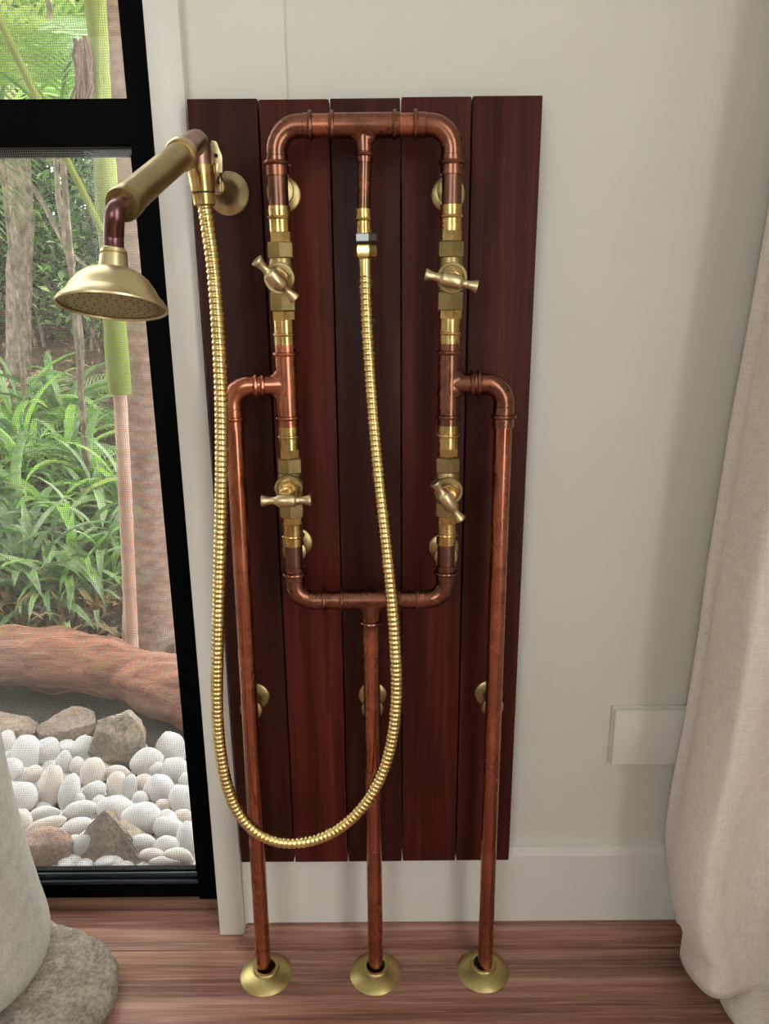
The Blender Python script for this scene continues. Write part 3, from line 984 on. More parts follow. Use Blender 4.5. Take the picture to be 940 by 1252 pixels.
ft = mb.add(vs, fs).build('foot', M['rough_stone'], ped, smooth=50, origin=(cc.x, cc.y, 0))
roughen(ft, 0.0030, 38, 1, True)
roughen(ft, 0.0016, 170, 4, True)
col_ = MB().lathe([(0.085, 0.0), (0.100, 0.004), (0.109, 0.014), (0.1135, 0.028), (0.1145, 0.045), (0.1125, 0.065), (0.109, 0.09), (0.1045, 0.13), (0.1005, 0.17), (0.0970, 0.22), (0.0940, 0.285), (0.092, 0.36), (0.0910, 0.42), (0.0920, 0.46), (0.088, 0.475), (0.02, 0.478)],
                  PED - Vector((0, 0, 0.002)), Z_, 56).build('column', M['granite'], ped, smooth=60, origin=PED)

# ================================================================== the garden outside
def ground_z(yv):
    return -0.03 if yv < 0.75 else -0.03 + 0.17 * (yv - 0.75)


gx = [-9 + 0.30 * i for i in range(41)]
gy = [0.125, 0.3, 0.5, 0.65, 0.75, 0.9, 1.1, 1.3, 1.6, 1.9, 2.2, 2.6, 3.0, 3.5, 4.0, 4.6, 5.2, 6, 7, 8, 9.5, 11, 13]
vs = [(x, yv, ground_z(yv) + (0.0 if yv < 0.8 else 0.05 * mnoise.noise(Vector((x * 1.3, yv * 1.3, 0))))) for yv in gy for x in gx]
nx = len(gx)
fs = [(j * nx + i, j * nx + i + 1, (j + 1) * nx + i + 1, (j + 1) * nx + i) for j in range(len(gy) - 1) for i in range(nx - 1)]
gr = MB().add(vs, fs).build('garden_ground', M['soil'], smooth=80)
tag(gr, kind='structure')
tag(MB().box(-2.2, 0.6, 0.122, 0.86, -0.06, -0.020, 0.005).box(DOOR_X0, DOOR_X1, 0.060, 0.124, -0.06, -0.020).build('garden_bed', M['dark_soil'], smooth=0), kind='structure')


def blob(seg=18, ring=12, flat=1.0, seed=0, amp=0.05):
    vs, fs = [], []
    for i in range(ring + 1):
        th = PI * i / ring
        for k in range(seg):
            ph = 2 * PI * k / seg
            p = Vector((math.sin(th) * math.cos(ph), math.sin(th) * math.sin(ph), math.cos(th)))
            q = p * (1 + amp * mnoise.noise(p * 1.3 + Vector((seed * 5.1, 2, seed))))
            q.z *= flat
            vs.append(q)
    for i in range(ring):
        for k in range(seg):
            fs.append((i * seg + k, i * seg + (k + 1) % seg, (i + 1) * seg + (k + 1) % seg, (i + 1) * seg + k))
    return vs, fs


pmesh = []
for i in range(6):
    v_, f_ = blob(20, 12, 1.0, i, 0.14)
    for mname in ('pebble', 'pebble_cream'):
        me = MB().add(v_, f_).mesh('pebble', M[mname], 180)
        pmesh.append(me)
PEB = [ (-0.7167,0.4263,0.0188,1.283,0.175,-0.051,0.0183,0.0253,0.0113),
(-0.6572,0.3839,0.0251,1.287,-0.076,0.022,0.0254,0.0330,0.0157),
(-0.6242,0.3966,0.0212,1.270,0.342,-0.104,0.0235,0.0256,0.0146),
(-0.6672,0.3391,0.0197,1.270,0.342,-0.104,0.0205,0.0226,0.0127),
(-0.6238,0.3329,0.0166,1.231,-0.576,0.190,0.0196,0.0139,0.0086),
(-0.5577,0.4061,0.0207,1.261,-0.410,0.127,0.0258,0.0223,0.0139),
(-0.5778,0.3616,0.0177,1.287,0.092,-0.026,0.0146,0.0242,0.0091),
(-0.5524,0.3567,0.0160,1.288,0.008,-0.002,0.0150,0.0166,0.0093),
(-0.5701,0.2851,0.0254,1.283,0.175,-0.051,0.0205,0.0363,0.0127),
(-0.5145,0.3318,0.0210,1.283,0.175,-0.051,0.0212,0.0253,0.0132),
(-0.5330,0.2700,0.0223,1.278,0.259,-0.077,0.0180,0.0313,0.0112),
(-0.6065,0.2596,0.0229,1.287,0.092,-0.026,0.0233,0.0252,0.0144),
(-0.6403,0.2804,0.0170,1.288,0.008,-0.002,0.0158,0.0177,0.0098),
(-0.4936,0.2818,0.0179,1.261,-0.410,0.127,0.0217,0.0150,0.0093),
(-0.4731,0.3352,0.0169,1.287,-0.076,0.022,0.0238,0.0123,0.0076),
(-0.4596,0.2918,0.0195,1.281,0.209,-0.061,0.0167,0.0254,0.0103),
(-0.4355,0.2902,0.0172,1.285,0.142,-0.041,0.0127,0.0230,0.0079),
(-0.4145,0.3035,0.0167,1.288,0.008,-0.002,0.0168,0.0160,0.0099),
(-0.4250,0.3587,0.0231,1.268,-0.360,0.110,0.0300,0.0229,0.0142),
(-0.3941,0.4055,0.0231,1.278,0.259,-0.077,0.0258,0.0283,0.0160),
(-0.3665,0.3364,0.0212,1.288,0.008,-0.002,0.0246,0.0225,0.0140),
(-0.3811,0.2792,0.0224,1.283,0.175,-0.051,0.0236,0.0244,0.0146),
(-0.3355,0.2543,0.0212,1.287,0.092,-0.026,0.0213,0.0232,0.0132),
(-0.5548,0.2211,0.0179,1.287,-0.076,0.022,0.0249,0.0121,0.0075),
(-0.4983,0.2244,0.0202,1.282,-0.193,0.057,0.0265,0.0159,0.0099),
(-0.5841,0.2003,0.0189,1.288,0.008,-0.002,0.0167,0.0204,0.0104),
(-0.5393,0.1869,0.0204,1.268,-0.360,0.110,0.0324,0.0125,0.0078),
(-0.4859,0.1820,0.0207,1.282,-0.193,0.057,0.0286,0.0147,0.0091),
(-0.4333,0.2182,0.0256,1.283,0.175,-0.051,0.0316,0.0218,0.0135),
(-0.3847,0.1945,0.0260,1.285,-0.126,0.037,0.0332,0.0266,0.0165),
(-0.4434,0.1862,0.0201,1.287,0.092,-0.026,0.0294,0.0132,0.0082),
(-0.3444,0.1937,0.0197,1.283,0.175,-0.051,0.0185,0.0203,0.0115),
(-0.3008,0.1521,0.0217,1.288,0.008,-0.002,0.0172,0.0258,0.0106),
(-0.3362,0.1773,0.0218,1.283,0.175,-0.051,0.0255,0.0182,0.0113),
(-0.3748,0.1473,0.0187,1.285,-0.126,0.037,0.0243,0.0125,0.0077),
(-0.3296,0.1388,0.0189,1.288,0.008,-0.002,0.0195,0.0159,0.0099),
(-0.4597,0.1462,0.0204,1.149,-0.819,0.317,0.0267,0.0142,0.0088),
(-0.3478,0.1213,0.0170,1.288,0.008,-0.002,0.0210,0.0105,0.0065),
(-0.3036,0.1132,0.0193,1.270,0.342,-0.104,0.0226,0.0139,0.0086),
(-0.4785,0.1518,0.0159,1.288,0.008,-0.002,0.0143,0.0125,0.0078),
(-0.5410,0.1478,0.0177,1.288,0.008,-0.002,0.0161,0.0161,0.0100),
(-0.4044,0.3453,0.0154,1.248,-0.493,0.157,0.0165,0.0124,0.0077),
(-0.3426,0.3154,0.0145,1.288,0.008,-0.002,0.0121,0.0121,0.0075),
(-0.4078,0.2611,0.0154,1.288,0.008,-0.002,0.0136,0.0136,0.0084),
(-0.4725,0.2462,0.0159,1.288,0.008,-0.002,0.0135,0.0154,0.0084),
(-0.5198,0.1738,0.0155,1.279,-0.243,0.073,0.0182,0.0091,0.0056),
(-0.3650,0.2468,0.0145,1.288,0.008,-0.002,0.0135,0.0096,0.0060),
(-0.3226,0.2159,0.0154,1.288,0.008,-0.002,0.0151,0.0113,0.0070),
(-0.5130,0.2612,0.0141,1.288,0.008,-0.002,0.0097,0.0117,0.0060),
(-0.6957,0.3939,0.0138,1.248,-0.493,0.157,0.0128,0.0094,0.0058),
(-0.3228,0.1065,0.0169,1.288,0.008,-0.002,0.0242,0.0086,0.0054) ]
rp = random.Random(5)
for i, (x, yv, z, ex, ey, ez, a, b, c) in enumerate(PEB):
    cream = rp.random() < 0.3
    me = pmesh[2 * rp.randrange(6) + (1 if cream else 0)]
    o = bpy.data.objects.new('pebble', me)
    COL.objects.link(o)
    o.location = (x, yv, z)
    o.rotation_euler = (ex + rp.uniform(-0.12, 0.12), ey + rp.uniform(-0.1, 0.1), ez + rp.uniform(-0.1, 0.1))
    o.scale = (a * 1.06, b * 1.06, c * 1.1)
    size = 'large' if max(a, b) > 0.0250 else ('small' if max(a, b) < 0.0165 else 'medium-sized')
    form = 'elongated' if max(a, b) / min(a, b) > 1.35 else 'rounded'
    tint = 'cream-tinted' if cream else 'white'
    tag(o, '%s %s %s river pebble in the bed outside the glass door' % (size, form, tint), 'pebble', '%s %s %s pebbles in the garden bed' % (size, form, tint))
bed = MB()
v_, f_ = blob(9, 6, 1.0, 3, 0.1)
for i in range(760):
    x, yv = rp.uniform(-1.7, -0.22), rp.uniform(0.085, 0.45)
    R = Euler((rp.uniform(-0.4, 0.4), rp.uniform(-0.4, 0.4), rp.uniform(0, 6))).to_matrix()
    s = rp.uniform(0.013, 0.021)
    hgt = -0.005 + rp.uniform(-0.006, 0.006)
    bed.add([R @ Vector((p.x * s * 1.25, p.y * s, p.z * s * 0.6)) + Vector((x, yv, hgt)) for p in v_], f_)
tag(bed.build('pebble_bed', M['pebble'], smooth=180), 'layer of small white pebbles beneath the larger pebbles of the bed', 'pebbles', kind='stuff')


def rock(name, loc, dims, mat, seed, label, rz=0.0, tilt=(0, 0), cuts=16):
    bm = bmesh.new()
    bmesh.ops.create_icosphere(bm, subdivisions=5, radius=1.0)
    rr = random.Random(seed)
    planes = [(Vector((rr.gauss(0, 1), rr.gauss(0, 1), rr.gauss(0, 1))).normalized(), rr.uniform(0.68, 0.92)) for _ in range(cuts)]
    for v in bm.verts:
        for n_, d in planes:
            k = v.co.dot(n_) - d
            if k > 0: v.co -= n_ * k
        v.co += mnoise.noise_vector(v.co * 3 + Vector((seed, 0, 0))) * 0.05 + mnoise.noise_vector(v.co * 9 + Vector((seed, 5, 0))) * 0.02
        v.co = Vector((v.co.x * dims[0], v.co.y * dims[1], v.co.z * dims[2]))
    me = bpy.data.meshes.new(name)
    bm.to_mesh(me)
    bm.free()
    me.materials.append(mat)
    me.polygons.foreach_set('use_smooth', [True] * len(me.polygons))
    me.set_sharp_from_angle(angle=math.radians(28))
    o = bpy.data.objects.new(name, me)
    COL.objects.link(o)
    o.location = loc
    o.rotation_euler = (tilt[0], tilt[1], rz)
    return tag(o, label, 'rock', 'rocks among the pebbles')


rock('rock', (-0.490, 0.415, 0.036), (0.062, 0.050, 0.060), M['rock_grey'], 11, 'large angular grey-brown rock on top of the white pebbles', 0.4, (0.1, -0.35))
rock('rock', (-0.628, 0.500, 0.010), (0.062, 0.050, 0.036), M['rock_brown'], 4, 'reddish rough rock between the log and the pebbles', 0.2)
rock('rock', (-0.760, 0.480, 0.012), (0.085, 0.055, 0.042), M['rock_brown'], 8, 'dark brown flat rock half hidden behind pebbles near the log', -0.1)
rock('rock', (-0.535, 0.142, 0.010), (0.060, 0.030, 0.042), M['rock_red'], 21, 'low reddish brown rock against the door sill', 0.1)
# the pointed rock right behind the sill
bm = bmesh.new()
pv = [bm.verts.new(p) for p in ((-0.075, -0.022, -0.03), (0.072, -0.026, -0.03), (0.085, 0.030, -0.03), (-0.06, 0.035, -0.03), (-0.002, 0.006, 0.062), (0.012, 0.012, 0.056), (-0.028, 0.0, 0.036), (0.040, -0.006, 0.022))]
bmesh.ops.convex_hull(bm, input=bm.verts[:])
bmesh.ops.subdivide_edges(bm, edges=bm.edges[:], cuts=3, use_grid_fill=True)
for v in bm.verts: v.co += mnoise.noise_vector(v.co * 45) * 0.003
me = bpy.data.meshes.new('rock')
bm.to_mesh(me)
bm.free()
me.materials.append(M['rock_grey'])
me.set_sharp_from_angle(angle=math.radians(25))
o = bpy.data.objects.new('rock', me)
COL.objects.link(o)
o.location = (-0.425, 0.150, 0.012)
tag(o, 'pointed triangular grey rock standing against the door sill', 'rock', 'rocks among the pebbles')

# fallen log
lp = spline([(-2.1, 1.02, 0.055), (-1.5, 0.93, 0.060), (-1.1, 0.80, 0.063), (-0.8565, 0.7150, 0.064), (-0.640, 0.6750, 0.060), (-0.4136, 0.575, 0.046), (-0.20, 0.47, 0.030), (0.05, 0.36, 0.02)], 12)
lr = [0.066 + 0.006 * math.sin(i * 0.33) + 0.003 * math.sin(i * 0.9) for i in range(len(lp))]
lg = MB().tube(lp, lr, 40).build('fallen_log', M['log'], smooth=60)
roughen(lg, 0.006, 26, 2)
tag(lg, 'weathered red-brown fallen log with mossy patches lying behind the pebbles', 'log')

# fallen leaves on the bank
rl = random.Random(31)
lv_, lf_ = [], []
for i in range(3800):
    yv = 0.78 + 4.2 * rl.random() ** 1.6
    x = 0.016 + (yv + 0.87) * rl.uniform(-0.66, -0.16)
    c = Vector((x, yv, ground_z(yv) + 0.012 + rl.uniform(0, 0.02) + (0.0 if yv < 0.8 else 0.05 * mnoise.noise(Vector((x * 1.3, yv * 1.3, 0))))))
    R3 = Euler((rl.uniform(-0.6, 0.6), rl.uniform(-0.6, 0.6), rl.uniform(0, 6.3))).to_matrix()
    L_ = rl.uniform(0.03, 0.09)
    W_ = L_ * rl.uniform(0.15, 0.45)
    b = len(lv_)
    lv_ += [c + R3 @ Vector(p) for p in ((0, 0, 0), (L_ * 0.5, W_ / 2, 0.1 * L_), (L_, 0, 0), (L_ * 0.5, -W_ / 2, 0.1 * L_))]
    lf_ += [(b, b + 1, b + 3), (b + 1, b + 2, b + 3)]
lit = MB()
lit.v, lit.f = lv_, lf_
lo_ = lit.build('leaf_litter', M['litter_leaf'], smooth=0)
tag(lo_, 'dry brown leaf litter scattered over the sloping forest floor', 'leaf litter', kind='stuff')
tn = lo_.data.attributes.new('tone', 'FLOAT', 'POINT')
tv = []
for _ in range(3800): tv += [rl.random()] * 4
tn.data.foreach_set('value', tv)

# ------------------------------------------------------------------ trees
def tree(name, pts, r0_, r1_, mat, label, group=None, cat='tree', n=20, rough=0.004):
    root = empty(name, pts[0], label, cat, group)
    sp = spline(pts, 12)
    k = len(sp) - 1
    t = MB().tube(sp, [r0_ + (r1_ - r0_) * i / k for i in range(k + 1)], n).build('trunk', mat, root, smooth=60, origin=pts[0])
    if rough: roughen(t, rough, 9, len(label))
    return root, sp


tree('forest_tree', [(-0.5715, 0.8811, -0.0800), (-0.5261, 0.8811, 0.4986), (-0.5067, 0.8811, 1.1586), (-0.4952, 0.8898, 2.2146), (-0.4820, 0.9074, 3.6226)], 0.0733, 0.0542, M['trunk_pink'],
     'thick pinkish grey tree trunk with pale lichen spots behind the log')
tree('forest_tree', [(-2.02, 3.45, 0.35), (-1.92, 3.4, 0.9), (-1.84, 3.4, 1.5), (-1.86, 3.5, 3.4), (-1.7, 3.5, 5.0)], 0.068, 0.05, M['trunk_grey'],
     'rough grey-brown tree trunk rising from the leaf litter slope')
tree('sapling', [(-1.42, 2.75, 0.28), (-1.36, 2.7, 0.65), (-1.365, 2.7, 1.0), (-1.40, 2.75, 1.32), (-1.37, 2.8, 2.0), (-1.5, 2.9, 3.0)], 0.016, 0.011, M['trunk_grey'],
     'thin pale leaning sapling stem in front of the dark shrubs', n=10, rough=0.006)
tree('sapling', [(-1.365, 2.72, 0.98), (-1.45, 2.75, 1.18), (-1.60, 2.8, 1.42), (-1.80, 2.9, 1.75)], 0.013, 0.008, M['trunk_grey'],
     'crooked bare branch slanting up behind the shower rose', n=8, rough=0.006)
tree('sapling', [(-1.36, 2.70, 1.02), (-1.25, 2.66, 0.93), (-1.12, 2.62, 0.85)], 0.010, 0.006, M['trunk_grey'],
     'short crooked twig beside the thin sapling', n=8, rough=0.005)
far = [(-3.3, 6.2, 0.09), (-2.75, 5.6, 0.05), (-2.3, 6.6, 0.11), (-1.9, 5.2, 0.035), (-4.6, 6.8, 0.12), (-1.2, 6.4, 0.10), (-5.6, 5.4, 0.08), (-3.0, 7.6, 0.10)]
for i, (x, yv, r) in enumerate(far):
    z0 = ground_z(yv) - 0.1
    tree('forest_tree', [(x, yv, z0), (x + 0.1, yv, z0 + 1.2), (x + 0.05, yv + 0.1, z0 + 3), (x + 0.2, yv, z0 + 6)], r, r * 0.7, M['trunk_grey'],
         'distant grey trunk standing among the dark forest shrubs', 'far forest trunks', n=10, rough=0.01)

# ------------------------------------------------------------------ leaves
def strap_mesh(name, length, width, a0, curl, fold, mat, seg=9):
    vs, fs = [], []
    x = z = 0.0
    a = a0
    for i in range(seg + 1):
        t = i / seg
        w = width * (0.55 + 0.45 * math.sin(min(1, t * 2.2) * PI / 2)) * (1 - max(0, (t - 0.55) / 0.45) ** 2.0) + 0.0008
        nxv = Vector((-math.sin(a), 0, math.cos(a)))
        c = Vector((x, 0, z))
        vs += [c + Vector((0, w / 2, 0)) + nxv * fold * w, c, c + Vector((0, -w / 2, 0)) + nxv * fold * w]
        x += math.cos(a) * length / seg
        z += math.sin(a) * length / seg
        a -= curl / seg * (0.5 + t)
    for i in range(seg):
        for k in range(2):
            fs.append((i * 3 + k, i * 3 + k + 1, (i + 1) * 3 + k + 1, (i + 1) * 3 + k))
    return MB().add(vs, fs).mesh(name, mat, 70)


LEAF = {}
for mname in ('leaf_bright', 'leaf_mid', 'leaf_dark', 'leaf_dry', 'leaf_yellow'):
    LEAF[mname] = [strap_mesh('leaf', 1.0, w, a, cu, 0.25, M[mname]) for (w, a, cu) in
                   ((0.085, 1.25, 2.4), (0.075, 1.10, 2.2), (0.095, 0.95, 2.0), (0.075, 1.38, 3.0), (0.085, 0.7, 1.6), (0.08, 1.45, 1.6))]


def clump(name, x, yv, count, length, mats, label, group, seed, wide=1.0, z=None, cat='plant'):
    rr = random.Random(seed)
    root = empty(name, (x, yv, (ground_z(yv) - 0.005) if z is None else z), label, cat, group)
    count = int(count * 1.45)
    length *= 1.22
    for i in range(count):
        me = rr.choice(LEAF[mats[i % len(mats)]])
        o = bpy.data.objects.new('leaf', me)
        COL.objects.link(o)
        o.parent = root
        s = length * rr.uniform(0.65, 1.1)
        o.scale = (s, s * wide, s)
        o.rotation_euler = (rr.uniform(-0.15, 0.15), rr.uniform(-0.35, 0.3), 2 * PI * (i + rr.uniform(-0.3, 0.3)) / count)
        o.location = (rr.uniform(-0.012, 0.012), rr.uniform(-0.012, 0.012), 0)
    return root


G1 = 'strap-leaved plants behind the log'
clump('strap_leaf_plant', -1.030, 1.50, 13, 0.30, ['leaf_bright', 'leaf_yellow', 'leaf_bright'], 'bright lime green rosette plant in the middle of the leafy bank', G1, 4, 1.2)
for i, (x, yv, c_n, ln, mats, wd) in enumerate([
        (-0.985, 1.14, 15, 0.33, ['leaf_mid', 'leaf_mid', 'leaf_dark'], 0.95), (-0.855, 1.13, 12, 0.28, ['leaf_mid', 'leaf_mid', 'leaf_bright'], 1.05),
        (-1.160, 1.50, 14, 0.34, ['leaf_mid', 'leaf_bright', 'leaf_mid'], 1.0), (-0.925, 1.36, 13, 0.28, ['leaf_mid', 'leaf_mid', 'leaf_dark'], 1.0),
        (-0.775, 1.20, 11, 0.26, ['leaf_mid', 'leaf_bright'], 1.0), (-1.125, 1.22, 13, 0.30, ['leaf_mid', 'leaf_dark'], 0.9),
        (-1.345, 2.00, 14, 0.42, ['leaf_bright', 'leaf_mid'], 0.9), (-1.160, 1.95, 13, 0.36, ['leaf_mid', 'leaf_bright'], 0.9),
        (-1.030, 1.80, 12, 0.34, ['leaf_bright', 'leaf_mid'], 0.9), (-1.36, 1.60, 13, 0.34, ['leaf_mid'], 1.0), (-1.55, 1.75, 13, 0.4, ['leaf_mid', 'leaf_bright'], 0.9),
        (-1.56, 2.40, 13, 0.46, ['leaf_mid', 'leaf_bright'], 0.7), (-1.38, 2.42, 12, 0.42, ['leaf_dark', 'leaf_mid'], 0.8), (-1.30, 1.25, 12, 0.32, ['leaf_mid'], 1.0),
        (-0.905, 1.05, 13, 0.25, ['leaf_mid', 'leaf_dark'], 0.9), (-0.80, 1.08, 12, 0.24, ['leaf_mid', 'leaf_mid', 'leaf_bright'], 0.9), (-1.08, 1.34, 14, 0.30, ['leaf_mid', 'leaf_dark'], 0.85),
        (-0.84, 1.35, 13, 0.27, ['leaf_mid', 'leaf_dark'], 0.9), (-1.24, 1.72, 14, 0.32, ['leaf_mid', 'leaf_bright'], 0.8), (-0.97, 1.62, 13, 0.28, ['leaf_dark', 'leaf_mid'], 0.85),
        (-0.60, 1.50, 12, 0.34, ['leaf_mid'], 1.0), (-0.30, 1.30, 12, 0.34, ['leaf_mid'], 1.0), (-0.86, 1.62, 12, 0.30, ['leaf_mid', 'leaf_bright'], 0.9)]):
    if 'leaf_dark' in mats: lb_, gp_ = 'dark green strap-leaved plant on the bank behind the log', 'dark strap-leaved plants'
    elif 'leaf_bright' in mats: lb_, gp_ = 'fresh green strap-leaved plant with some brighter leaves on the bank behind the log', 'fresh green strap-leaved plants'
    else: lb_, gp_ = 'dull mid-green strap-leaved plant on the bank behind the log', G1
    clump('strap_leaf_plant', x, yv, c_n, ln, mats, lb_, gp_, 20 + i, wd)
for i, (x, yv) in enumerate([(-0.93, 0.97), (-0.80, 0.95), (-1.06, 1.02), (-0.74, 0.99), (-0.87, 1.05), (-1.0, 1.10), (-0.98, 1.33), (-1.12, 1.36)]):
    clump('dry_leaf_tuft', x, yv, 7, 0.16, ['leaf_dry', 'leaf_dry', 'leaf_mid'], 'tuft of dry straw-coloured leaves just behind the log', 'dry leaf tufts', 60 + i, 0.9)


def frond_mesh(name, length, mat, pairs=26, lf=0.32, droop=1.1, rise=0.9, lw=0.020, seed=0):
    rr = random.Random(seed)
    mb = MB()
    pts = []
    x = z = 0.0
    a = rise
    N = 24
    for i in range(N + 1):
        pts.append(Vector((x, 0, z)))
        x += math.cos(a) * length / N
        z += math.sin(a) * length / N
        a -= droop / N
    mb.tube(pts, [0.008 * (1 - 0.8 * i / N) * length for i in range(N + 1)], 6)
    for i in range(pairs):
        t = 0.15 + 0.83 * i / pairs
        k = t * N
        j = min(N - 1, int(k))
        p = pts[j].lerp(pts[j + 1], k - j)
        d = (pts[j + 1] - pts[j]).normalized()
        ll = length * lf * math.sin(PI * (0.12 + 0.80 * t)) * rr.uniform(0.85, 1.1)
        for s in (-1, 1):
            side = (Vector((0, s, 0)) + d * 0.75 + Vector((0, 0, 0.25))).normalized()
            q = p.copy()
            wv = d * lw * length
            prev = None
            vs, fs = [], []
            for m in range(5):
                w = (0.6, 1.0, 0.9, 0.6, 0.04)[m]
                vs += [q - wv * w * 0.5, q + wv * w * 0.5]
                q = q + side * ll / 4
                side = (side + Vector((0, 0, -0.22 - 0.1 * rr.random()))).normalized()
            for m in range(4): fs.append((2 * m, 2 * m + 1, 2 * m + 3, 2 * m + 2))
            mb.add(vs, fs)
    return mb.mesh(name, mat, 60)


def put(name, me, parent, loc, rot, s=1.0):
    o = bpy.data.objects.new(name, me)
    COL.objects.link(o)
    o.parent = parent
    o.location = loc
    o.rotation_euler = rot
    o.scale = (s, s, s)
    return o


FR = [frond_mesh('frond', 1.0, M['leaf_bright'], seed=1), frond_mesh('frond', 1.0, M['leaf_mid'], droop=1.5, seed=2), frond_mesh('frond', 1.0, M['leaf_yellow'], droop=0.9, rise=0.7, seed=3)]

# slim palm with a green crownshaft in front of the thick trunk
palm, sp_ = tree('young_palm', [(-0.5779, 0.7493, -0.0600), (-0.5521, 0.7493, 0.3744), (-0.5373, 0.7493, 0.6515)], 0.0152, 0.0138, M['trunk_slim'],
                 'slim palm with a pink-brown stem and smooth yellow-green crownshaft', cat='palm', rough=0.0)
sh = spline([(-0.5373, 0.7493, 0.6472), (-0.5313, 0.7493, 0.8507), (-0.5226, 0.7493, 1.0473), (-0.5105, 0.7493, 1.2750), (-0.5070, 0.7493, 1.5175)], 10)
MB().tube(sh, [0.0226 - 0.0052 * i / (len(sh) - 1) + 0.002 * math.sin(i * 0.4) for i in range(len(sh))], 24).build('crownshaft', M['shaft'], palm, smooth=60, origin=sh[0])
MB().tube(spline([(-0.5165, 0.7363, 1.1711), (-0.5001, 0.7406, 1.3443), (-0.4698, 0.7406, 1.5175), (-0.4308, 0.7320, 1.7600)], 8), 0.0085, 10).build('leaf_stalk', M['shaft'], palm, origin=(-0.6, 0.985, 1.22))
MB().tube(spline([(-0.5300, 0.722, 0.966), (-0.5560, 0.720, 1.032), (-0.5868, 0.720, 1.105), (-0.6250, 0.72, 1.20), (-0.68, 0.72, 1.34)], 8), 0.0072, 10).build('leaf_stalk', M['shaft'], palm, origin=(-0.6, 0.985, 1.1))
inf = MB()
ri_ = random.Random(9)
for i in range(26):
    bx = -0.5330 + ri_.uniform(-0.012, 0.010)
    zt = 1.3027 + ri_.uniform(-0.05, 0.0)
    p = [Vector((bx, 0.7250, zt))]
    for k in range(6): p.append(p[-1] + Vector((ri_.uniform(-0.009, 0.005), ri_.uniform(-0.005, 0.005), -0.018)))
    inf.tube(p, [0.0035 * (1 - 0.1 * k) for k in range(7)], 5)
inf.build('dried_flower_stalk', bark('dried_flower', srgb(92, 62, 52), srgb(128, 92, 78), srgb(156, 118, 102)), palm, origin=(-0.62, 0.975, 1.35))
for i, (az, s, lean) in enumerate([(2.9, 1.2, 0.1), (2.3, 1.3, 0.0), (2.6, 1.0, 0.5), (1.0, 1.3, 0.1), (0.45, 1.2, 0.0), (1.6, 1.4, 0.0)]):
    put('frond', FR[i % 3], palm, Vector((-0.5070, 0.7493, 1.5002)) - Vector((-0.5779, 0.7493, -0.0600)), (0, lean, az), s)

# understorey palms and ferns
def fern(name, x, yv, n_, length, label, group, seed, which=(0, 1), tilt=(0.0, 0.5), cat='fern', z=None):
    rr = random.Random(seed)
    root = empty(name, (x, yv, ground_z(yv) if z is None else z), label, cat, group)
    for i in range(n_):
        put('frond', FR[which[i % len(which)]], root, (0, 0, 0), (rr.uniform(-0.2, 0.2), rr.uniform(*tilt), 2 * PI * i / n_ + rr.uniform(-0.3, 0.3)), length * rr.uniform(0.8, 1.1))
    return root


GF = 'palm-leaved ferns on the bank'
for i, (x, yv, n_, ln) in enumerate([(-1.16, 2.45, 8, 0.55), (-1.52, 2.75, 8, 0.6), (-0.98, 2.10, 7, 0.45), (-1.75, 2.2, 7, 0.5)]):
    fern('palm_fern', x, yv, n_, ln, 'green fern with arching feathery fronds above the strap-leaved plants', GF, 80 + i)
GP = 'understorey palms in the forest'
for i, (x, yv, n_, ln, wh) in enumerate([(-0.98, 1.75, 7, 1.15, (0, 2)), (-1.42, 2.30, 8, 1.3, (0, 1)), (-1.9, 3.0, 8, 1.6, (2, 0)), (-2.6, 4.2, 9, 1.9, (0, 1)), (-1.5, 3.8, 9, 1.8, (1, 0)), (-3.4, 4.6, 8, 1.9, (0, 1))]):
    zc = (1.36, 1.42, 1.85, 2.2, 2.0, 2.3)[i]
    rt = fern('understorey_palm', x, yv, n_, ln, 'understorey palm with drooping bright green fronds among the trees', GP, 90 + i, wh, (-0.1, 0.5), 'palm', zc)
    base = ground_z(yv) - zc
    MB().tube([(x - 0.05, yv, ground_z(yv) - 0.05), (x - 0.02, yv, ground_z(yv) + 0.5 * (zc - ground_z(yv))), (x, yv, zc)], [0.013, 0.011, 0.010], 8).build('stem', M['trunk_grey'], rt, origin=(x, yv, zc))

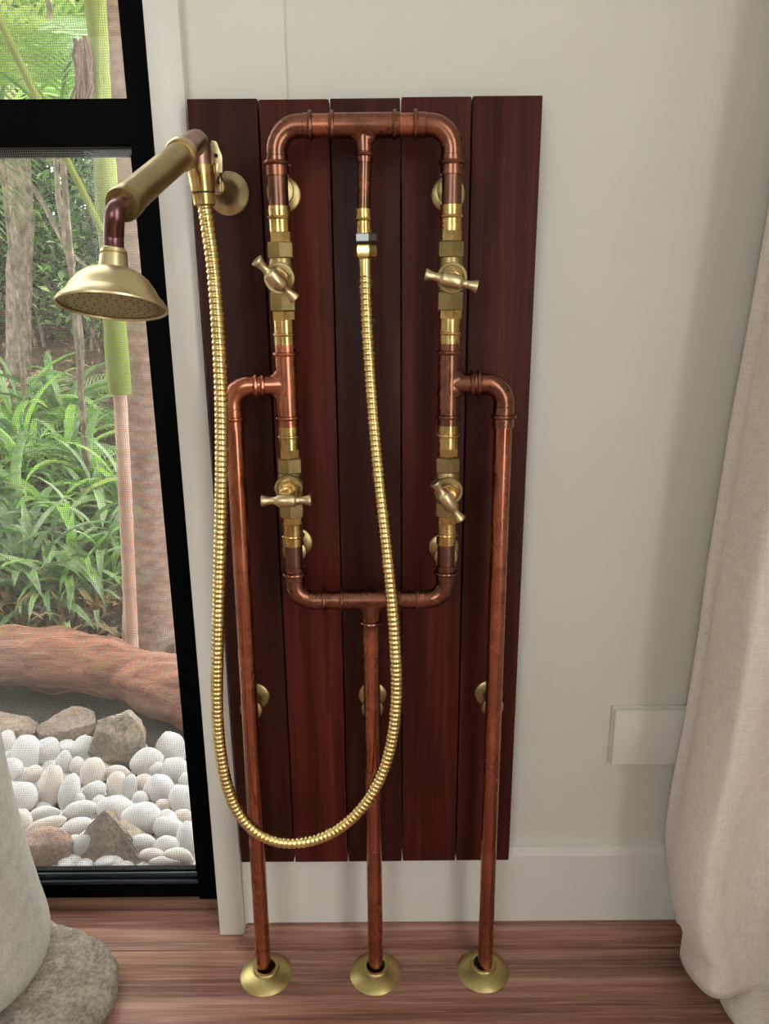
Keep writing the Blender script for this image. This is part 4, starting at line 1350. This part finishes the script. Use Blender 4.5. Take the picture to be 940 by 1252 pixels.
# shrubs closing the view
def shrub(x, yv, rx, rz, nleaf, size, mat, label, group, seed):
    rr = random.Random(seed)
    z0 = ground_z(yv)
    root = empty('forest_shrub', (x, yv, z0), label, 'shrub', group)
    mb = MB()
    vs, fs = [], []
    for i in range(nleaf):
        u = Vector((rr.gauss(0, 1), rr.gauss(0, 1), rr.gauss(0, 1))).normalized() * (rr.random() ** 0.45)
        c = Vector((x + u.x * rx, yv + u.y * rx * 0.7, z0 + rz * (1.0 + u.z)))
        R = Euler((rr.uniform(-0.9, 0.9), rr.uniform(-0.9, 0.9), rr.uniform(0, 6.3))).to_matrix()
        L_ = size * rr.uniform(0.6, 1.3)
        W_ = L_ * rr.uniform(0.28, 0.5)
        loc = [(0, 0, 0), (L_ * 0.45, W_ / 2, 0.08 * L_), (L_, 0, -0.15 * L_), (L_ * 0.45, -W_ / 2, 0.08 * L_), (L_ * 0.5, 0, 0)]
        b = len(vs)
        vs += [c + R @ Vector(p) for p in loc]
        fs += [(b, b + 1, b + 4), (b + 1, b + 2, b + 4), (b + 2, b + 3, b + 4), (b + 3, b, b + 4)]
    me = bpy.data.meshes.new('foliage')
    me.from_pydata([tuple(p - Vector((x, yv, z0))) for p in vs], [], fs)
    me.materials.append(M[mat])
    tone = me.attributes.new('tone', 'FLOAT', 'POINT')
    tv = []
    for _ in range(nleaf): tv += [rr.random() ** 1.4] * 5
    tone.data.foreach_set('value', tv)
    o = bpy.data.objects.new('foliage', me)
    COL.objects.link(o)
    o.parent = root
    o['kind'] = 'stuff'
    st = MB()
    for k in range(3):
        p1 = Vector((x + rr.uniform(-0.6, 0.6) * rx, yv + rr.uniform(-0.3, 0.3) * rx, z0 + rz * rr.uniform(1.1, 1.7)))
        st.tube(spline([(x + 0.05 * k, yv, z0 - 0.03), Vector((x, yv, z0)).lerp(p1, 0.5) + Vector((0.05, 0, 0.05)), p1], 4), [0.014, 0.013, 0.012, 0.011, 0.010, 0.009, 0.008, 0.007, 0.006][:9], 6)
    st.build('stem', M['trunk_grey'], root, origin=(x, yv, z0))


SH = [('shrub_dark', 'dense dark green forest shrub with pointed leaves behind the trunks'), ('shrub_mid', 'mid-green forest shrub with loose pointed leaves behind the trunks'),
      ('shrub_bright', 'fresh light green forest shrub with broad leaves behind the trunks')]
rs = random.Random(12)
spots = []
for j, (yv, cnt, xa, xb) in enumerate([(3.9, 8, -3.4, -0.6), (4.7, 9, -4.4, -0.6), (5.7, 10, -5.4, -0.4), (7.0, 10, -6.6, -0.2), (8.6, 9, -7.6, 0.2)]):
    for i in range(cnt):
        spots.append((xa + (xb - xa) * (i + rs.uniform(0.2, 0.8)) / cnt, yv + rs.uniform(-0.3, 0.3), j))
spots = [q for q in spots if -0.72 < (q[0] - 0.016) / (q[1] + 0.87) < -0.12]
for i, (x, yv, j) in enumerate(spots):
    k = rs.choices((0, 1, 2), (5, 3, 2))[0]
    rz = rs.uniform(0.45, 0.8) if j == 0 else rs.uniform(0.9, 1.5) + 0.30 * j
    shrub(x, yv, rs.uniform(0.40, 0.60) + 0.10 * j, rz, 1000 + 260 * j, 0.075 + 0.014 * j, SH[k][0], SH[k][1], 'forest shrubs, ' + ('dark', 'mid-green', 'light green')[k], 200 + i)
